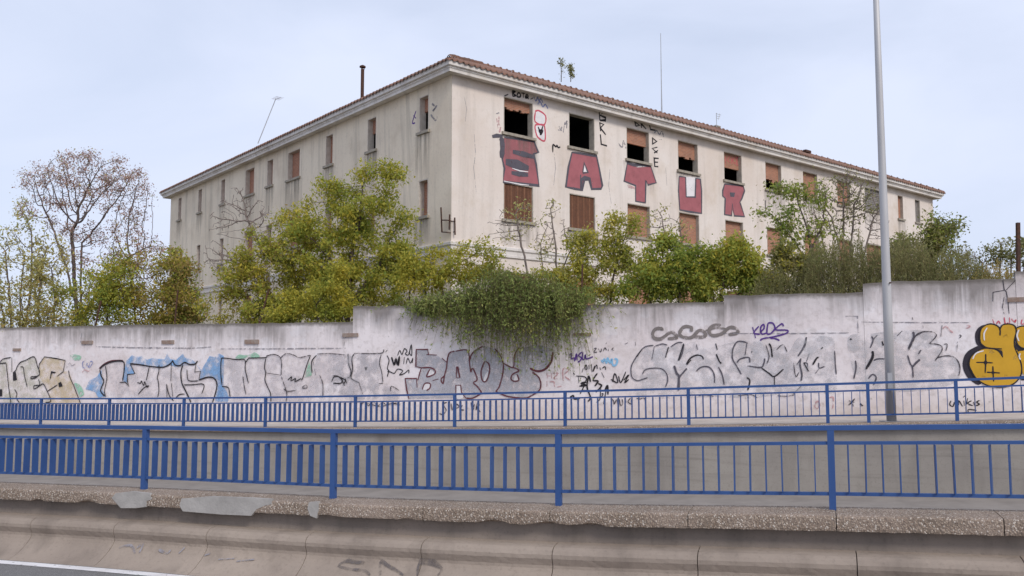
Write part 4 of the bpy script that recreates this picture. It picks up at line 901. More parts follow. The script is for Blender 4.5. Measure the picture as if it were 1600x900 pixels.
work(wp, pw_, 'paint_stroke', 'worn black outline strokes on the silver bubble letters', 1060, 495, 6,
  G2('black', 10, [(75, 445), (110, 390), (170, 360), (220, 370), (235, 400)], [(355, 350), (385, 420), (405, 435)], [(350, 250), (365, 310)], [(780, 480), (850, 530), (900, 560), (985, 490)], [(900, 560), (900, 640)], [(640, 570), (670, 600), (650, 690)], [(850, 250), (870, 290), (880, 380)], [(690, 320), (685, 338)], [(1080, 720), (1150, 650)])
  + G2('darkgrey', 9, [(50, 250), (40, 330), (5, 410)], [(80, 490), (30, 540), (5, 580)], [(170, 510), (200, 480), (250, 465), (300, 480), (335, 540), (340, 620)], [(375, 470), (410, 540), (430, 640)], [(640, 240), (560, 230), (520, 280), (505, 340), (510, 400), (545, 460), (590, 540)],
       [(550, 430), (580, 395), (660, 380), (670, 430)], [(645, 240), (625, 360)], [(650, 460), (770, 475), (800, 440), (810, 390)], [(1190, 250), (1130, 360)], [(1150, 390), (1140, 450), (1160, 540), (1150, 600)], [(170, 260), (180, 310)])
  + G2('blackthin', 6, [(820, 260), (850, 370), (830, 440)], [(920, 310), (980, 260), (1020, 330)], [(1080, 430), (1100, 560), (1130, 520)], [(190, 740), (260, 735), (330, 745)], [(560, 740), (680, 730), (740, 760)], [(930, 740), (1010, 745), (1090, 730)]))
work(wp, pw_, 'graffiti_tag', 'three grey brushed double loops high on the wall', 1060, 495, 6,
  S('greybrush', 22, [(-155, 128), (-160, 110), (-215, 115), (-242, 160), (-225, 200), (-160, 205), (-85, 150), (-45, 150), (-15, 195), (-100, 205)], [(120, 140), (120, 100), (60, 92), (20, 130), (15, 170), (60, 195), (130, 190), (190, 130), (240, 140), (247, 185), (150, 190)],
      [(400, 78), (330, 80), (290, 120), (300, 165), (350, 175), (420, 150), (480, 100), (540, 110), (555, 150), (470, 168)]) + S('greybrush', 14, [(255, 130), (350, 105), (450, 112)]))
work(wp, pw_, 'graffiti_tag', 'purple underlined tag KEOS high on the wall', 1060, 495, 6,
  S('purple', 10, [(695, 95), (725, 200)], [(755, 88), (708, 150), (765, 165)], [(770, 140), (803, 110), (800, 70), (772, 100), (780, 160), (830, 150)], [(840, 60), (830, 150), (860, 160), (905, 110), (885, 60), (840, 58)], [(985, 90), (970, 65), (910, 120), (1020, 125), (1010, 155), (900, 185), (790, 205), (770, 225)], [(860, 200), (910, 205), (948, 222)]))
work(wp, pw_, 'paint_stroke', 'broken dark strokes on the flaking silver left of the pole', 1240, 495, 6,
  S('darkgrey', 12, [(120, 190), (100, 280), (40, 370)], [(30, 450), (70, 390)]) + S('darkgrey', 8, [(60, 460), (75, 540), (70, 590)], [(95, 430), (130, 440), (125, 500)], [(150, 340), (120, 420)], [(205, 530), (235, 490)], [(235, 430), (240, 480), (290, 465)], [(385, 320), (390, 420), (400, 540)])
  + S('black', 11, [(180, 450), (215, 390), (235, 380)], [(275, 285), (258, 302)], [(95, 430), (140, 510)]))
work(wp, pw_, 'graffiti_piece', 'silver bubble letters with thin grey outline beside the lamp post', 1240, 495, 6,
  FS('silver3', [(510, 192), (732, 156), (864, 138), (960, 144), (1080, 126), (1230, 126), (1320, 180), (1356, 222), (1380, 318), (1470, 348), (1554, 420), (1560, 510), (1524, 612), (1260, 690), (840, 702), (600, 690), (558, 510)])
  + S('darkgrey', 9, [(730, 180), (745, 220), (720, 290)], [(785, 170), (750, 210)], [(750, 410), (790, 395), (860, 395)], [(580, 410), (585, 480), (565, 580)], [(970, 180), (1020, 130)], [(1130, 190), (1200, 150)], [(1070, 360), (1090, 430), (1115, 480), (1120, 570)], [(700, 580), (740, 540), (775, 570), (750, 640)])
  + S('black', 15, [(740, 320), (740, 380), (680, 490)], [(530, 205), (545, 215)], [(830, 230), (842, 270)]) + S('darkgrey', 13, [(1120, 140), (1125, 190), (1075, 300)], [(1115, 470), (1150, 430), (1185, 400)], [(1170, 350), (1195, 310)])
  + S('blackthin', 7, [(1080, 312), (1116, 240), (1152, 168), (1224, 138), (1308, 144), (1338, 180), (1272, 250)], [(1278, 250), (1368, 264), (1392, 312), (1320, 420)], [(1344, 384), (1416, 366), (1488, 372), (1536, 408), (1560, 480), (1548, 552)]))
work(wp, pw_, 'graffiti_tag', 'black tag and red scrawl left of the yellow piece', 1420, 480, 5,
  S('redtag', 6, [(655, 95), (668, 130)], [(685, 132), (700, 108), (715, 130)], [(745, 78), (755, 130), (777, 120)], [(786, 80), (790, 122)], [(803, 90), (820, 112), (837, 98), (828, 122)], [(885, 95), (880, 132), (930, 120)])
  + S('pinkfaint', 8, [(265, 170), (290, 150), (320, 180), (345, 200)], [(450, 140), (480, 150), (440, 170)]) + S('blackthin', 5, [(260, 140), (250, 230)], [(380, 270), (375, 350)], [(270, 290), (300, 290), (290, 340)], [(110, 140), (112, 165)], [(395, 215), (410, 225), (395, 240)], [(25, 75), (32, 98)]))
work(wp, pw_, 'graffiti_tag', 'black signature behind the far railing at the right', 1420, 480, 5,
  S('black', 6, [(330, 730), (320, 760), (345, 775), (360, 740), (385, 770), (390, 730), (420, 775)], [(430, 730), (435, 770)], [(425, 705), (440, 690)], [(460, 710), (450, 760)], [(490, 730), (460, 750), (500, 770)], [(505, 740), (515, 770)], [(552, 728), (530, 742), (552, 757), (525, 770)], [(470, 830), (465, 800), (530, 805)]))
work(wp, pw_, 'graffiti_tag', 'faint reddish letters and a star low on the wall left of the pole', 1240, 495, 6,
  S('pinkfaint', 9, [(165, 760), (165, 870)], [(215, 790), (200, 840), (225, 860), (245, 820), (225, 785)], [(285, 790), (268, 860)], [(335, 760), (372, 758), (366, 860)]) + S('blackthin', 9, [(515, 830), (545, 800), (575, 765)], [(545, 800), (520, 785)], [(545, 798), (570, 800)], [(555, 815), (560, 840)], [(625, 810), (640, 830), (650, 828)]))
work(wp, pw_, 'graffiti_piece', 'yellow bubble letters with black outline and drop shadow at the right end', 1420, 480, 5,
  FS('shadow', [(600, 140), (550, 155), (520, 200), (520, 260), (540, 300), (600, 325), (640, 200)], [(570, 308), (490, 325), (440, 370), (420, 440), (435, 510), (480, 570), (560, 602), (600, 450)]) + FI('shadow', [(815, 260), (850, 290), (900, 330), (880, 420), (830, 340)], [(850, 540), (960, 530), (960, 575), (880, 570)])
  + FS('yellow', [(560, 180), (590, 145), (640, 130), (690, 145), (712, 175), (730, 140), (780, 130), (825, 145), (840, 190), (825, 260), (832, 325), (780, 345), (690, 330), (630, 320), (580, 300), (555, 260)])
  + FI('yellow', smooth([(600, 320), (690, 333), (735, 393), (737, 318), (832, 320), (860, 390), (880, 460), (875, 530), (830, 590), (760, 620), (680, 625), (600, 605), (530, 560), (490, 500), (470, 440), (490, 380), (540, 340)], 3, True),
       [(840, 165), (880, 150), (960, 150), (960, 318), (890, 318), (850, 290), (832, 230)], [(850, 345), (960, 332), (960, 528), (890, 525), (882, 460), (862, 400)], [(700, 200), (830, 180), (832, 350), (730, 350)])
  + FI('shadow', [(688, 336), (728, 324), (735, 397)])
  + S('black', 7, [(712, 222), (712, 175), (690, 145), (640, 130), (590, 145), (560, 180), (555, 260), (580, 300), (630, 320), (727, 326)], [(712, 175), (730, 140), (780, 130), (825, 145), (840, 190), (825, 260), (830, 320), (860, 390), (880, 460), (875, 530), (830, 590), (760, 620), (680, 625)],
      [(735, 392), (690, 335), (600, 320), (540, 340), (490, 380), (470, 440), (490, 500), (530, 560), (600, 605), (680, 625)], [(836, 165), (880, 148), (960, 148)], [(832, 230), (850, 290), (890, 320), (960, 320)], [(850, 345), (880, 328), (960, 330)],
      [(525, 431), (600, 432), (657, 435)], [(600, 365), (600, 432), (596, 515)], [(608, 508), (657, 510), (712, 514)], [(656, 460), (658, 510), (662, 580)])
  + FI('black', [(580, 430), (600, 410), (618, 432), (599, 455)], [(640, 509), (657, 494), (674, 511), (658, 528)])
  + S('white', 7, [(612, 160), (588, 205), (590, 260)], [(498, 405), (525, 360), (585, 340)], [(860, 175), (845, 220), (860, 265)], [(870, 360), (862, 385), (872, 410)]))
work(wp, pw_, 'crack', 'branching crack in the render at the right end of the wall', 1500, 340, 5,
  LN('shadow', 5, [(335, 488), (345, 560), (362, 580), (374, 650), (384, 750)], [(432, 490), (362, 565)], [(345, 568), (258, 583), (257, 655)]) + LN('blackthin', 4, [(345, 620), (332, 700), (345, 755)]))
work(wp, pw_, 'joint_line', 'faint horizontal joint lines in the whitewash', 0, 0, 1,
  LN('greyfaint', 1.3, [(150, 541.5), (200, 543), (300, 544), (330, 542)], [(345, 545), (410, 545), (470, 544.5), (540, 544)], [(1130, 521), (1240, 521), (1330, 520)], [(1345, 503), (1440, 504), (1515, 504)], [(1321, 494), (1340, 494), (1341, 520)], [(537, 544), (540, 525)], [(128, 520), (126, 535)]))
# old spray on the rolled kerb's apron, and cracks
def apron_pt(s, q, o=0.0):
    qs = [k[0] for k in kp[9:17]]; zs = [k[1] for k in kp[9:17]]
    return P(near, s, q + o * 0.8, nz_(s) + float(np.interp(q, qs, zs)) + o)
def apron_hit(px, py):
    lo, hi = 0.565 * KN, 1.05 * KN
    def fq(q):
        s, z, k = near.hit(px, py, q); return z - (nz_(s) + float(np.interp(q, [k_[0] for k_ in kp[10:17]], [k_[1] for k_ in kp[10:17]])))
    for _ in range(24):
        md = (lo + hi) / 2
        if fq(lo) * fq(md) <= 0: hi = md
        else: lo = md
    s, z, k = near.hit(px, py, lo); return s, lo, k
ap = Painter(apron_hit, lambda a, o, z: apron_pt(a, min(max(z, 0.56 * KN), 1.05 * KN), 0.006 + o), 1.0)
for lab, strokes in (('faded dark sprayed letter S on the sloping kerb', [[(510, 150), (400, 140), (300, 130), (215, 180), (330, 215), (500, 235), (570, 285)]]), ('faded dark sprayed letter N on the sloping kerb', [[(690, 285), (690, 140), (760, 170), (950, 285)]]),
                     ('faded dark sprayed letter P on the sloping kerb', [[(1110, 290), (1140, 150), (1290, 160), (1390, 220), (1340, 290)]])):
    work(ap, par, 'painted_letter', lab, 500, 860, 7.27, S('kerbtag', 20, *strokes))
for st in ([(600, 760), (660, 750), (680, 790)], [(690, 760), (720, 745), (700, 790)], [(800, 770), (840, 790), (860, 770)], [(900, 790), (930, 760)], [(1030, 800), (1060, 790)], [(1100, 820), (1180, 815)], [(1190, 830), (1280, 820)]):
    work(ap, par, 'paint_mark', 'very faint old spray mark on the sloping kerb', 0, 620, 3.215, S('greyfaint', 7, st))

# ================================================================== PLANTS
def fastmesh(name, v, f4, mat, parent):
    v = np.asarray(v, dtype=np.float32); c = np.array([(v[:, 0].min() + v[:, 0].max()) / 2, (v[:, 1].min() + v[:, 1].max()) / 2, v[:, 2].min()], dtype=np.float32)
    me = bpy.data.meshes.new(name); n = len(f4)
    me.vertices.add(len(v)); me.vertices.foreach_set('co', (v - c).ravel())
    me.loops.add(n * 4); me.loops.foreach_set('vertex_index', np.asarray(f4, dtype=np.int32).ravel())
    me.polygons.add(n); me.polygons.foreach_set('loop_start', np.arange(0, n * 4, 4, dtype=np.int32))
    me.update(calc_edges=True); me.validate()
    return link(name, me, MATS[mat], parent, Vector([float(x) for x in c]))
def segments(p0, p1, r0, r1, k=5):
    """frusta from p0 to p1"""
    d = p1 - p0; L = np.linalg.norm(d, axis=1, keepdims=True) + 1e-9; d = d / L
    ref = np.tile(np.array([[0.3, 0.2, 0.93]]), (len(d), 1)); ref[np.abs(d[:, 2]) > 0.9] = (1, 0.1, 0)
    x = np.cross(d, ref); x /= np.linalg.norm(x, axis=1, keepdims=True); y = np.cross(d, x)
    v = np.empty((len(d), 2 * k, 3))
    for j in range(k):
        t = 2 * math.pi * j / k; u = x * math.cos(t) + y * math.sin(t)
        v[:, j] = p0 + u * r0[:, None]; v[:, k + j] = p1 + d * (L * 0.04) + u * r1[:, None]
    base = (np.arange(len(d)) * 2 * k)[:, None, None]
    q = np.array([[j, (j + 1) % k, k + (j + 1) % k, k + j] for j in range(k)])[None]
    return v.reshape(-1, 3), (base + q).reshape(-1, 4)
def leaves(c, size, aspect, rg, dirv=None, spread=1.0, flat=0.0):
    n = len(c); d = rg.normal(size=(n, 3))
    if dirv is not None: d = dirv + d * spread
    d[:, 2] -= flat; d /= np.linalg.norm(d, axis=1, keepdims=True) + 1e-9
    w = np.cross(d, rg.normal(size=(n, 3))); w /= np.linalg.norm(w, axis=1, keepdims=True) + 1e-9
    nn = np.cross(d, w); L = size * (0.45 + 1.25 * rg.uniform(0, 1, (n, 1)) ** 1.5); Wd = L * aspect
    v = np.empty((n, 4, 3)); v[:, 0] = c; v[:, 1] = c + d * L * 0.45 + w * Wd * 0.5 + nn * L * 0.08; v[:, 2] = c + d * L; v[:, 3] = c + d * L * 0.5 - w * Wd * 0.5 + nn * L * 0.08
    return v.reshape(-1, 3), np.arange(n * 4).reshape(-1, 4)
def grow(attr, trunks, step, infl, kill, rg, iters=90, jit=0.25, up=0.05):
    """space colonisation: nodes reach for the points of the crown"""
    nodes = []; par = []
    for tk in trunks:
        prev = -1
        for a, b in zip(tk[:-1], tk[1:]):
            n = max(1, int(np.linalg.norm(b - a) / step))
            for i in range(n if prev >= 0 else n + 1):
                t = (i + 1) / n if prev >= 0 else i / n
                nodes.append(a + (b - a) * t + rg.normal(size=3) * step * 0.06); par.append(prev); prev = len(nodes) - 1
    A = attr.copy(); N = np.array(nodes); dist = np.full(len(A), 1e9); near_ = np.zeros(len(A), int)
    def upd(lo):
        for s_ in range(lo, len(N), 400):
            blk = N[s_:s_ + 400]; dd = np.linalg.norm(A[:, None] - blk[None], axis=2); j = dd.argmin(1); m_ = dd[np.arange(len(A)), j]
            b = m_ < dist; dist[b] = m_[b]; near_[b] = j[b] + s_
    upd(0)
    for it in range(iters):
        act = dist < infl
        if not act.any():
            if not len(A): break
            act = dist < dist.min() + step
        idx = near_[act]; dv = A[act] - N[idx]; dv /= np.linalg.norm(dv, axis=1, keepdims=True) + 1e-9
        acc = {}
        G = np.zeros((len(N), 3)); np.add.at(G, idx, dv); u = np.unique(idx)
        g = G[u]; g = g / (np.linalg.norm(g, axis=1, keepdims=True) + 1e-9) + rg.normal(size=(len(u), 3)) * jit; g[:, 2] += up
        g /= np.linalg.norm(g, axis=1, keepdims=True) + 1e-9
        lo = len(N); N = np.vstack([N, N[u] + g * step]); par += [int(x) for x in u]; upd(lo)
        keep = dist > kill; A = A[keep]; dist = dist[keep]; near_ = near_[keep]
        if not len(A) or len(N) > 7500: break
    return N, np.array(par)
def plant(name, label, cat, Y, trunks, blobs, n_attr, step, r_trunk, leaf=None, bark='bark', seed=1, depth=0.8, group=None, extra=None, tipr=0.006, jit=0.25, up=0.05, base_z=None, kill=1.6, infl=7):
    rg = np.random.default_rng(seed); ppm = Y / F
    tk = []
    for t in trunks:
        pts = []
        for i, p in enumerate(t):
            dy = p[2] if len(p) > 2 else 0; q = at(p[0], p[1], Y + dy); pts.append(np.array(q))
        tk.append(pts)
    root = Vector([float(x) for x in tk[0][0]])
    for t in tk[1:]:
        if min(np.linalg.norm(t[0] - q) for s_ in tk if s_ is not t for q in s_) > 0.3 and abs(t[0][2] - tk[0][0][2]) < 0.4: t.insert(0, tk[0][0] + np.array([0, 0, 0.02]))
    o = empty(name, root, label, cat, group)
    if leaf and leaf['n'] > 2500 and not leaf.get('tips'):      # ragged outline: side sprays round every clump
        ex = []
        for b in blobs:
            for _ in range(5):
                t = rg.uniform(-0.35, math.pi + 0.35); q = rg.uniform(0.22, 0.4); k = rg.uniform(0.85, 1.25)
                ex.append((b[0] + b[2] * math.cos(t) * k, b[1] - b[3] * math.sin(t) * k, b[2] * q, b[3] * q, 1.2))
        blobs = list(blobs) + ex
    A = []; wsum = sum(b[2] * b[3] * (b[4] if len(b) > 4 else 1) for b in blobs)
    for b in blobs:
        k = int(n_attr * b[2] * b[3] * (b[4] if len(b) > 4 else 1) / wsum) + 1
        u = rg.normal(size=(k, 3)); u /= np.linalg.norm(u, axis=1, keepdims=True); u *= rg.uniform(0, 1, (k, 1)) ** 0.40
        c = np.array(at(b[0], b[1], Y)); dy = b[5] if len(b) > 5 else 0
        A.append(c + np.array([0, dy, 0]) + u * np.array([b[2] * ppm, 0.5 * (b[2] + b[3]) * ppm * depth, b[3] * ppm]))
    A = np.vstack(A)
    N, par = grow(A, tk, step, step * infl, step * kill, rg, jit=jit, up=up)
    n = len(N); kids = np.bincount(par[par >= 0], minlength=n); rad = np.zeros(n)
    acc = np.zeros(n)
    for i in range(n - 1, -1, -1):
        if acc[i] == 0: acc[i] = tipr ** 2.2
        if par[i] >= 0: acc[par[i]] += acc[i]
    rad = acc ** (1 / 2.2); sc = r_trunk / rad.max() if rad.max() > 0 else 1
    rad = np.maximum(tipr * 0.55, np.where(rad > 2 * tipr, rad * (1 - (1 - sc) * np.clip((rad - tipr * 2) / (rad.max() - tipr * 2 + 1e-6), 0, 1)), rad))
    has = par >= 0; i = np.where(has)[0]; pi = par[i]; rp0 = np.minimum(rad[pi], rad[i] * 1.6)
    v, f = segments(N[pi], N[i], rp0, rad[i], 5)
    fastmesh('branches' if leaf else 'branches', v, f, bark, o)
    if leaf:
        # leaves sit round the thin outer twigs, in uneven clumps
        thin = np.where((rad < leaf.get('rmax', 3) * tipr) & has)[0]; tips = np.where((kids == 0) & has)[0]
        src = tips if leaf.get('tips') else thin
        dens = np.array([mnoise.noise((float(p[0]) * 1.35 * leaf.get('cf', 0.9), float(p[1]) * 1.35 * leaf.get('cf', 0.9), float(p[2]) * 1.35 * leaf.get('cf', 0.9))) for p in N[src]])
        pr = np.clip(0.42 + dens * 1.25 * leaf.get('clump', 1.0), 0.02, 1.1); pr /= pr.sum()
        cc = rg.choice(src, size=leaf['n'], p=pr); c = N[cc] + rg.normal(size=(leaf['n'], 3)) * leaf['spread'] * np.array([1, 1, 0.8])
        v, f = leaves(c, leaf['size'], leaf.get('aspect', 0.5), rg, flat=leaf.get('droop', 0.3))
        fastmesh('foliage', v, f, leaf['mat'], o)
        if leaf.get('n2'):
            cc = rg.choice(src, size=leaf['n2'], p=pr); c = N[cc] + rg.normal(size=(leaf['n2'], 3)) * leaf['spread']
            v, f = leaves(c, leaf['size'], leaf.get('aspect', 0.5), rg, flat=0.3); fastmesh('foliage', v, f, leaf['mat2'], o)
    return o
# --- left of the building
plant('ailanthus_tree', 'tall nearly bare tree with brown seed clusters against the sky at the left', 'tree', 39,
      [[(122, 545), (118, 470), (115, 415), (112, 360)], [(128, 545, .3), (126, 440, .3), (128, 380, .5)], [(124, 545, .5), (136, 480, .3), (142, 430, .2)], [(119, 480), (104, 420), (88, 375)], [(133, 490, .2), (165, 435, 0), (205, 400, -.3)]],
      [(120, 285, 78, 52, 1), (175, 285, 55, 45, 1), (70, 290, 42, 38, .8), (205, 320, 45, 45, .8), (205, 395, 55, 50, .8), (55, 320, 28, 30, .5), (120, 370, 50, 45, .5), (225, 420, 32, 40, .6), (150, 430, 40, 40, .3)], 2300, 0.19, 0.085,
      dict(n=15000, size=0.075, spread=0.15, mat='seed_brown', tips=True, clump=1.6, droop=0.5, aspect=0.55, n2=1500, mat2='leaf_pale'), bark='bark_grey', seed=3, tipr=0.0095, jit=0.12, kill=1.45, infl=6)
plant('sapling', 'thin bare sapling with a few yellow leaves at the left edge of the wall', 'tree', 36.5, [[(30, 545), (32, 460), (38, 400)], [(34, 545), (48, 450), (50, 380)], [(20, 545), (14, 450), (8, 400)]],
      [(20, 400, 40, 70), (50, 390, 30, 60), (60, 450, 30, 40), (5, 450, 30, 50)], 260, 0.2, 0.05, dict(n=2600, size=0.11, spread=0.13, mat='leaf_pale', clump=1.5), bark='bark_grey', seed=5, tipr=0.011)
plant('sapling', 'second bare sapling with pale leaves left of the tall bare tree', 'tree', 36, [[(62, 545), (60, 470), (66, 410)], [(80, 545), (86, 470), (80, 420)]],
      [(70, 420, 30, 55), (88, 450, 28, 45), (95, 400, 22, 40)], 200, 0.2, 0.045, dict(n=2200, size=0.11, spread=0.13, mat='leaf_pale', clump=1.5), bark='bark_grey', seed=6, tipr=0.011)
plant('shrub', 'yellow green undergrowth at the left edge behind the wall', 'shrub', 34.8, [[(40, 545), (35, 490)], [(10, 545), (5, 490)], [(70, 545), (75, 490)]], [(20, 480, 45, 35), (75, 475, 40, 35), (-30, 470, 40, 45), (20, 508, 60, 16), (90, 506, 40, 18)], 420, 0.18, 0.04,
      dict(n=5200, size=0.11, spread=0.2, mat='leaf_pale', clump=1.1, n2=2600, mat2='leaf_orange'), seed=8, tipr=0.007)
plant('shrub', 'green shrub behind the wall under the tall bare tree', 'shrub', 35.2, [[(130, 545), (120, 480)], [(165, 545), (170, 470)]], [(130, 475, 45, 36), (175, 455, 38, 45), (150, 505, 55, 20)], 380, 0.18, 0.04,
      dict(n=6000, size=0.11, spread=0.2, mat='leaf_yellowgreen', clump=1.2, n2=2500, mat2='leaf_green'), seed=9, tipr=0.007)
plant('shrub', 'orange tinged shrub behind the wall left of the building', 'shrub', 36.0, [[(215, 545), (210, 480), (205, 430)], [(245, 545), (255, 470)]], [(205, 440, 42, 48), (240, 470, 50, 36), (262, 430, 30, 38), (220, 503, 55, 20)], 420, 0.18, 0.05,
      dict(n=6500, size=0.11, spread=0.2, mat='leaf_orange', clump=1.3, n2=4200, mat2='leaf_yellowgreen'), seed=10, tipr=0.007)
plant('shrub', 'rusty topped green shrub at the left corner of the building', 'shrub', 37.0, [[(285, 545), (282, 470), (278, 420)]], [(278, 425, 24, 36), (285, 465, 28, 40), (290, 500, 34, 20)], 300, 0.18, 0.05,
      dict(n=5200, size=0.12, spread=0.17, mat='leaf_orange', clump=1.2, n2=3400, mat2='leaf_green'), seed=11, tipr=0.007)
# --- before the shaded facade
plant('bare_tree', 'leafless tree in front of the shaded facade', 'tree', 35.5, [[(425, 545), (420, 440), (410, 390), (385, 340)], [(425, 480), (400, 430), (370, 410)]], [(375, 325, 35, 38), (345, 350, 22, 30), (360, 410, 36, 26), (400, 350, 30, 45), (335, 400, 22, 30)], 1100, 0.15, 0.05, None, bark='bark_pale', seed=14, tipr=0.0095, jit=0.12, kill=1.4, infl=5)
plant('yellow_tree', 'largest yellow green tree in front of the shaded facade near the corner', 'tree', 31.5, [[(540, 540), (545, 450), (550, 390), (560, 330)], [(536, 540), (530, 470), (515, 400)], [(545, 480), (590, 420), (610, 370)], [(560, 360), (566, 300), (572, 262)]],
      [(560, 345, 80, 62), (615, 370, 52, 52), (520, 330, 38, 55, .7), (610, 300, 32, 30, .5), (550, 420, 95, 55), (600, 445, 60, 40), (500, 400, 40, 60), (540, 470, 80, 36, .7)], 1000, 0.20, 0.13,
      dict(n=30000, size=0.105, spread=0.17, mat='leaf_yellowgreen', clump=1.5, cf=1.2, n2=4500, mat2='leaf_green'), seed=15, tipr=0.006)
plant('yellow_tree', 'lower yellow green tree with thin top left of the largest one', 'tree', 32.8, [[(470, 545), (465, 460), (455, 400)], [(440, 545), (425, 470), (410, 430)], [(465, 440), (480, 380), (470, 340)]],
      [(455, 390, 62, 52), (420, 430, 55, 50), (470, 345, 32, 30, .5), (380, 450, 48, 45), (470, 455, 62, 46), (400, 480, 70, 36), (345, 475, 30, 32, .6)], 800, 0.20, 0.10,
      dict(n=22000, size=0.105, spread=0.17, mat='leaf_yellowgreen', clump=1.5, cf=1.2, n2=4000, mat2='leaf_orange'), seed=16, tipr=0.006)
plant('shrub', 'bright yellow bush just above the wall at the foot of the large tree', 'shrub', 29.5, [[(500, 540), (495, 490)], [(450, 540), (455, 490)]], [(495, 475, 42, 28), (440, 482, 45, 24), (520, 450, 30, 30, .5)], 260, 0.17, 0.03,
      dict(n=8500, size=0.10, spread=0.15, mat='leaf_yellowgreen', clump=1.5, cf=1.4), seed=17, tipr=0.006)
plant('shrub', 'loose yellow green bush at the corner of the building', 'shrub', 29.5, [[(640, 540), (640, 460), (650, 420)], [(700, 540), (690, 450)]], [(700, 420, 62, 34), (650, 440, 36, 42), (740, 395, 45, 18, .7), (760, 425, 45, 30, .8)], 420, 0.18, 0.04,
      dict(n=9500, size=0.10, spread=0.16, mat='leaf_yellowgreen', clump=1.8, cf=1.3), seed=18, tipr=0.006)
# --- in front of the lit facade
plant('bare_sapling', 'bare twiggy sapling under the first barred window', 'tree', 27.6, [[(832, 500), (828, 440), (815, 385), (806, 335)], [(835, 500), (848, 430), (845, 380)]], [(800, 350, 42, 30), (850, 375, 22, 35), (780, 365, 25, 22), (820, 330, 20, 24)], 420, 0.16, 0.035, dict(n=500, size=0.08, spread=0.08, mat='leaf_pale', clump=2.0), bark='bark_pale', seed=21, tipr=0.0075, jit=0.13, kill=1.35, infl=5)
plant('bare_sapling', 'bare slender sapling between the two barred windows', 'tree', 27.2, [[(872, 500), (870, 430), (868, 380), (860, 325)], [(871, 440), (890, 395), (880, 350)]], [(862, 335, 20, 32), (885, 370, 18, 28), (845, 380, 18, 25)], 320, 0.15, 0.03, dict(n=260, size=0.08, spread=0.08, mat='leaf_pale', clump=2.0), bark='bark_pale', seed=22, tipr=0.0075, jit=0.13, kill=1.35, infl=5)
plant('shrub', 'light yellow green shrub under the second barred window', 'shrub', 26.8, [[(915, 500), (912, 440), (915, 400)], [(950, 500), (958, 430), (985, 345)], [(890, 500), (890, 440)]], [(920, 395, 42, 32), (970, 385, 26, 45, .5), (900, 440, 50, 34), (965, 435, 42, 36), (990, 350, 12, 14, .2)], 480, 0.16, 0.04,
      dict(n=9000, size=0.095, spread=0.14, mat='leaf_yellowgreen', clump=1.7, cf=1.5, n2=3500, mat2='leaf_pale'), seed=23, tipr=0.0055)
plant('bare_sapling', 'bare forked sapling before the third lower window', 'tree', 26.2, [[(1050, 500), (1046, 430), (1042, 380), (1035, 345)], [(1048, 440), (1065, 380), (1062, 350)]], [(1035, 350, 28, 32), (1062, 355, 18, 26), (1015, 375, 18, 22)], 380, 0.15, 0.03, dict(n=420, size=0.08, spread=0.08, mat='leaf_pale', clump=2.0), bark='bark_pale', seed=24, tipr=0.0075, jit=0.13, kill=1.35, infl=5)
plant('shrub', 'dense green and yellow shrub below the letters T and U', 'shrub', 25.6, [[(1060, 505), (1062, 450), (1070, 405)], [(1020, 505), (1015, 450)], [(1085, 505), (1090, 440)]], [(1065, 415, 48, 36), (1020, 440, 45, 34), (1085, 445, 45, 34), (1000, 455, 40, 22), (1040, 385, 18, 18, .3)], 560, 0.16, 0.05,
      dict(n=12000, size=0.095, spread=0.14, mat='leaf_green', clump=1.5, cf=1.5, n2=6500, mat2='leaf_yellowgreen'), seed=25, tipr=0.0055)
plant('shrub', 'dense green shrub with dark stems below the letter R', 'shrub', 25.3, [[(1125, 500), (1130, 440), (1140, 380)], [(1120, 500), (1110, 430)], [(1140, 500), (1165, 430)]], [(1155, 410, 36, 32), (1120, 430, 36, 40), (1170, 445, 36, 24), (1125, 395, 22, 18, .4)], 420, 0.16, 0.05,
      dict(n=9000, size=0.095, spread=0.14, mat='leaf_green', clump=1.5, cf=1.5, n2=6000, mat2='leaf_yellowgreen'), seed=26, tipr=0.0055)
plant('shrub', 'ragged yellow and rust shrub below the sixth window', 'shrub', 25.5, [[(1215, 495), (1210, 440)], [(1240, 495), (1245, 440)]], [(1210, 440, 40, 22), (1245, 425, 36, 26), (1225, 405, 22, 20, .4)], 300, 0.16, 0.035, dict(n=7500, size=0.09, spread=0.13, mat='leaf_olive', clump=1.6, cf=1.5, n2=2600, mat2='leaf_yellowgreen'), seed=27, tipr=0.0055)
plant('ailanthus_tree', 'slender green tree in front of the sixth and seventh windows', 'tree', 26.6, [[(1275, 490), (1272, 420), (1262, 360), (1245, 310)], [(1270, 420), (1235, 370), (1215, 345)], [(1268, 390), (1285, 350), (1290, 310)]], [(1240, 300, 30, 18), (1275, 310, 24, 24), (1222, 340, 36, 16), (1270, 360, 36, 28), (1262, 400, 30, 20, .6)], 340, 0.17, 0.05,
      dict(n=2600, size=0.11, spread=0.16, n2=1200, mat2='leaf_olive', mat='leaf_green', clump=2.0, cf=1.7, aspect=0.4, droop=0.6), bark='bark_grey', seed=28, tipr=0.006)
plant('bare_tree', 'leafless many stemmed bush in front of the far windows', 'tree', 27.6, [[(1322, 480), (1315, 400), (1300, 340)], [(1328, 480), (1330, 390), (1335, 320)], [(1333, 480), (1350, 400), (1365, 340)], [(1318, 480), (1290, 400), (1280, 350)], [(1325, 440), (1318, 380), (1318, 310)]],
      [(1300, 320, 34, 48), (1345, 320, 36, 50), (1372, 350, 22, 36), (1280, 345, 22, 36), (1325, 290, 26, 30)], 1900, 0.13, 0.032, dict(n=1600, size=0.08, spread=0.08, mat='leaf_olive', clump=2.0), bark='bark_pale', seed=29, tipr=0.008, jit=0.09, kill=1.3, infl=5)
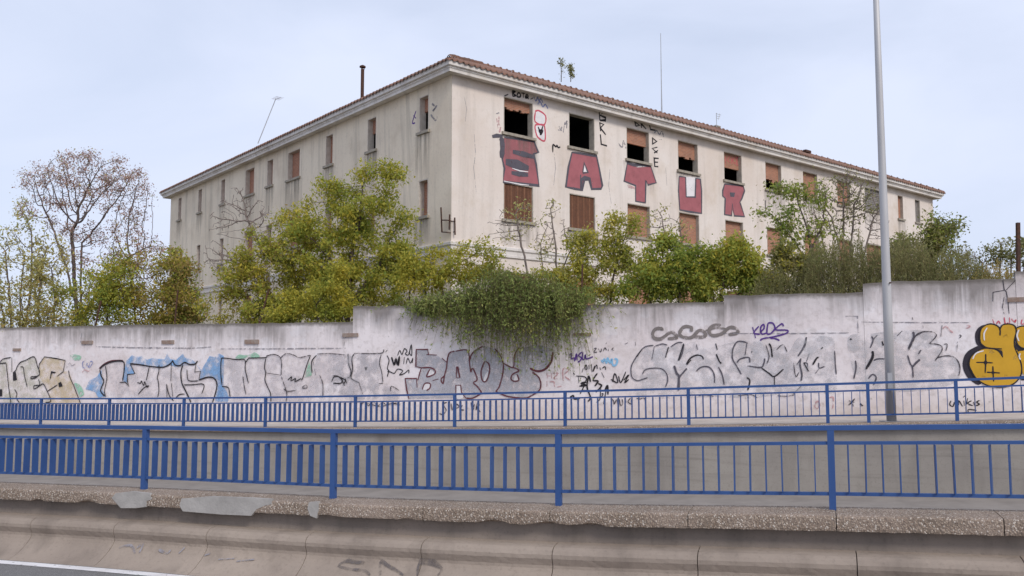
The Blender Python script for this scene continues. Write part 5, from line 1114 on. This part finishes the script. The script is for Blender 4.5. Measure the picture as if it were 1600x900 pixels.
plant('shrub', 'leafy green bush at the far right end of the building', 'shrub', 27.5, [[(1460, 480), (1462, 420), (1460, 370)], [(1480, 480), (1485, 400)]], [(1462, 375, 26, 38), (1485, 400, 24, 42), (1440, 400, 22, 34), (1420, 400, 34, 30)], 360, 0.17, 0.05, dict(n=6500, size=0.09, spread=0.17, mat='leaf_olive', clump=1.6, cf=1.4, n2=2500, mat2='leaf_green'), seed=30, tipr=0.006)
plant('bare_bush', 'thin grey leafless bush at the right edge against the sky', 'shrub', 26.0, [[(1560, 470), (1562, 420), (1565, 385)], [(1535, 470), (1535, 410)], [(1580, 470), (1580, 400)]], [(1560, 395, 28, 26), (1530, 405, 26, 20), (1590, 395, 18, 24), (1510, 415, 18, 18)], 520, 0.15, 0.03, dict(n=1500, size=0.08, spread=0.1, mat='leaf_olive', clump=1.6), bark='bark_pale', seed=31, tipr=0.0075, jit=0.13, kill=1.35, infl=5)
plant('shrub', 'olive bush at the right edge beside the rusty post', 'shrub', 24.5, [[(1600, 450), (1602, 410)]], [(1606, 405, 26, 28), (1640, 400, 30, 30)], 160, 0.15, 0.03, dict(n=4500, size=0.09, spread=0.13, mat='leaf_olive', clump=1.3), seed=32, tipr=0.006)
# --- weeds rooted on the roof
for (px, top, w, lab, n) in ((877, 92, 6, 'spindly weed growing on the tiled roof', 130), (892, 97, 7, 'bushy green weed growing on the tiled roof right of the spindly one', 300)):
    a_ = ridge_at(px); Yr = W2(a_, 5.4, RH).y
    plant('roof_weed', lab, 'weed', Yr, [[(px, 128), (px, 112), (px - 1, top + 6)]], [(px, top + 6, w, 9), (px + 1, 112, w * .8, 9)], 60, 0.10, 0.025, dict(n=n, size=0.11, spread=0.08, mat='leaf_olive', clump=1.0), seed=40 + px, tipr=0.006)
# --- broom shrubs made of thin upright or hanging shoots
def shoots(name, label, items, mat, leafsize, aspect, seed, bark='weed_stem', cat='shrub', per=26, rad=0.0035, spread=0.9):
    """items: list of polylines (numpy points)"""
    rg = np.random.default_rng(seed); P0 = []; P1 = []; C = []; D = []
    for pl in items:
        pl = np.array(pl); P0.append(pl[:-1]); P1.append(pl[1:])
        k = rg.integers(0, len(pl) - 1, per); t = rg.uniform(0, 1, (per, 1)); C.append(pl[k] + (pl[k + 1] - pl[k]) * t + rg.normal(size=(per, 3)) * 0.02); D.append(pl[k + 1] - pl[k])
    P0 = np.vstack(P0); P1 = np.vstack(P1); C = np.vstack(C); D = np.vstack(D); D /= np.linalg.norm(D, axis=1, keepdims=True) + 1e-9
    lo = P0[P0[:, 2].argmin()]; o = empty(name, Vector([float(x) for x in P0[0]]), label, cat)
    r = np.full(len(P0), rad); v, f = segments(P0, P1, r, r * 0.8, 3); fastmesh('stems', v, f, bark, o)
    v, f = leaves(C, leafsize, aspect, rg, dirv=D, spread=spread); fastmesh('foliage', v, f, mat, o)
    return o
rg = np.random.default_rng(77); items = []
def hang(px_c, spread_px, py_low, n, out0, out1):
    for _ in range(n):
        px = px_c + rg.normal() * spread_px
        s, z, _k = wall.hit(min(908, max(655, px)), 477); ztop = z + rg.uniform(-0.02, 0.10)
        rootq = rg.uniform(-1.0, -0.25); L = max(0.15, (py_low - 470) * 0.0225 * rg.uniform(0.25, 1.0) * (1 - 0.35 * min(1.6, abs(px - px_c) / (spread_px * 1.6)) ** 2))
        h = rg.uniform(0.12, 1.0) * max(0.25, 1.0 - abs(px - 815) / 190 + 0.55 * mnoise.noise((px * 0.03, 9.1, 0))); out = rg.uniform(out0, out1); ds = rg.normal() * 0.5
        pts = []
        for t in np.linspace(0, 1, 9):
            if t < 0.5:
                u = t / 0.5; q = rootq + (out - rootq) * u ** 1.3; zz = ztop - 0.35 + (h + 0.35) * math.sin(u * math.pi * 0.5)
            else:
                u = (t - 0.5) / 0.5; q = out + 0.10 * u * (1 - u); zz = ztop + h - (h + L) * u ** 1.15
            p = P(wall, s + ds * t + rg.normal() * 0.02, max(q, 0.05 if zz < ztop else q), zz); pts.append(np.array(p))
        items.append(pts)
for c_, w_, low_, n_, a_, b_ in ((690, 22, 508, 70, .05, .45), (662, 12, 500, 40, .05, .3), (735, 24, 532, 120, .08, .6), (775, 22, 556, 150, .1, .8), (812, 20, 564, 160, .1, .85), (846, 18, 545, 110, .08, .7), (876, 15, 572, 120, .06, .5), (900, 10, 515, 45, .05, .3), (805, 50, 515, 120, .2, 1.0)):
    hang(c_, w_, low_, n_, a_, b_)
shoots('hanging_broom', 'dense dark green shrub spilling over the wall top above the silver BAOS', items, 'leaf_broom', 0.085, 0.36, 78, per=30, spread=1.1)
items = []
for _ in range(200):      # its upright crown behind the wall
    px = rg.normal(800, 62); px = min(905, max(660, px)); s, z, _k = wall.hit(px, 470); h = rg.uniform(0.2, 1.0) * (1.3 - abs(px - 815) / 150) * (0.75 + 0.7 * mnoise.noise((px * 0.035, 2.2, 0))); b0 = P(wall, s, rg.uniform(-1.3, -0.35), z - 0.4); lean = rg.normal(size=2) * 0.28
    items.append([np.array(b0) + np.array([lean[0] * t * t, lean[1] * t * t - 0.2 * t * t, (h + 0.4) * t]) for t in np.linspace(0, 1, 6)])
shoots('broom_shrub', 'upright dark green shoots standing behind the hanging shrub', items, 'leaf_broom', 0.085, 0.36, 79, per=30, spread=1.1)
def broom(lab, px0, px1, py_top, Y0, Y1, n, seed, mat, curve=30):
    rg2 = np.random.default_rng(seed); items = []
    for _ in range(n):
        px = rg2.uniform(px0, px1); Y = rg2.uniform(Y0, Y1); f = 1 - ((px - (px0 + px1) / 2) / ((px1 - px0) / 2)) ** 2
        top = at(px, py_top + (1 - f) * curve + rg2.uniform(0, 42) - 24 * max(0, mnoise.noise((px * 0.06, seed, 0))) + 14 * mnoise.noise((px * 0.13, seed + 5, 0)), Y); b = Vector((top.x + rg2.normal() * 0.25, top.y + rg2.normal() * 0.2, GZ + 0.2)); ln = rg2.normal(size=2) * 0.08
        items.append([np.array(b.lerp(top, t)) + np.array([ln[0] * math.sin(t * 3), ln[1], 0]) * t for t in np.linspace(0.15, 1, 6)])
    return shoots('broom_shrub', lab, items, mat, 0.085, 0.24, seed + 1, per=34, spread=0.75)
broom('olive green broom mass left of the lamp post', 1255, 1385, 372, 23.3, 25.6, 620, 90, 'leaf_olive', 26)
broom('olive green broom bush directly right of the lamp post', 1378, 1455, 366, 22.8, 25.2, 380, 92, 'leaf_olive', 22)
broom('low olive green broom bush above the tallest wall section', 1440, 1540, 388, 22.4, 24.6, 380, 94, 'leaf_olive', 22)
broom('low dry broom bush at the right end of the wall', 1520, 1590, 412, 22.2, 24.0, 240, 96, 'leaf_orange', 12)
broom('low olive undergrowth beside the ragged shrub', 1180, 1280, 418, 23.8, 25.2, 260, 98, 'leaf_olive', 14)
# weeds along the wall top, too many to count
rg2 = np.random.default_rng(5); items = []
for _ in range(900):
    px = rg2.uniform(-40, 1620)
    py = 508 if px < 550 else (477 if px < 1131 else (460 if px < 1348 else 438)); s, z, _k = wall.hit(px, py); b = P(wall, s, rg2.uniform(-0.9, -0.34), z - 0.35); h = rg2.uniform(0.2, 0.62) * (1 if rg2.uniform() < .85 else 1.5); l = rg2.normal(size=2) * 0.16
    items.append([np.array(b) + np.array([l[0] * t * t, l[1] * t * t, h * t]) for t in np.linspace(0, 1, 5)])
wd = shoots('weeds', 'dry weeds and grass growing behind the wall top', items, 'leaf_olive', 0.09, 0.16, 6, per=10, rad=0.003); wd['kind'] = 'stuff'; del wd['category']
# ------------------------------------------------------------------ tidy up
for o in bpy.data.objects:
    if '_wl' in o: del o['_wl']
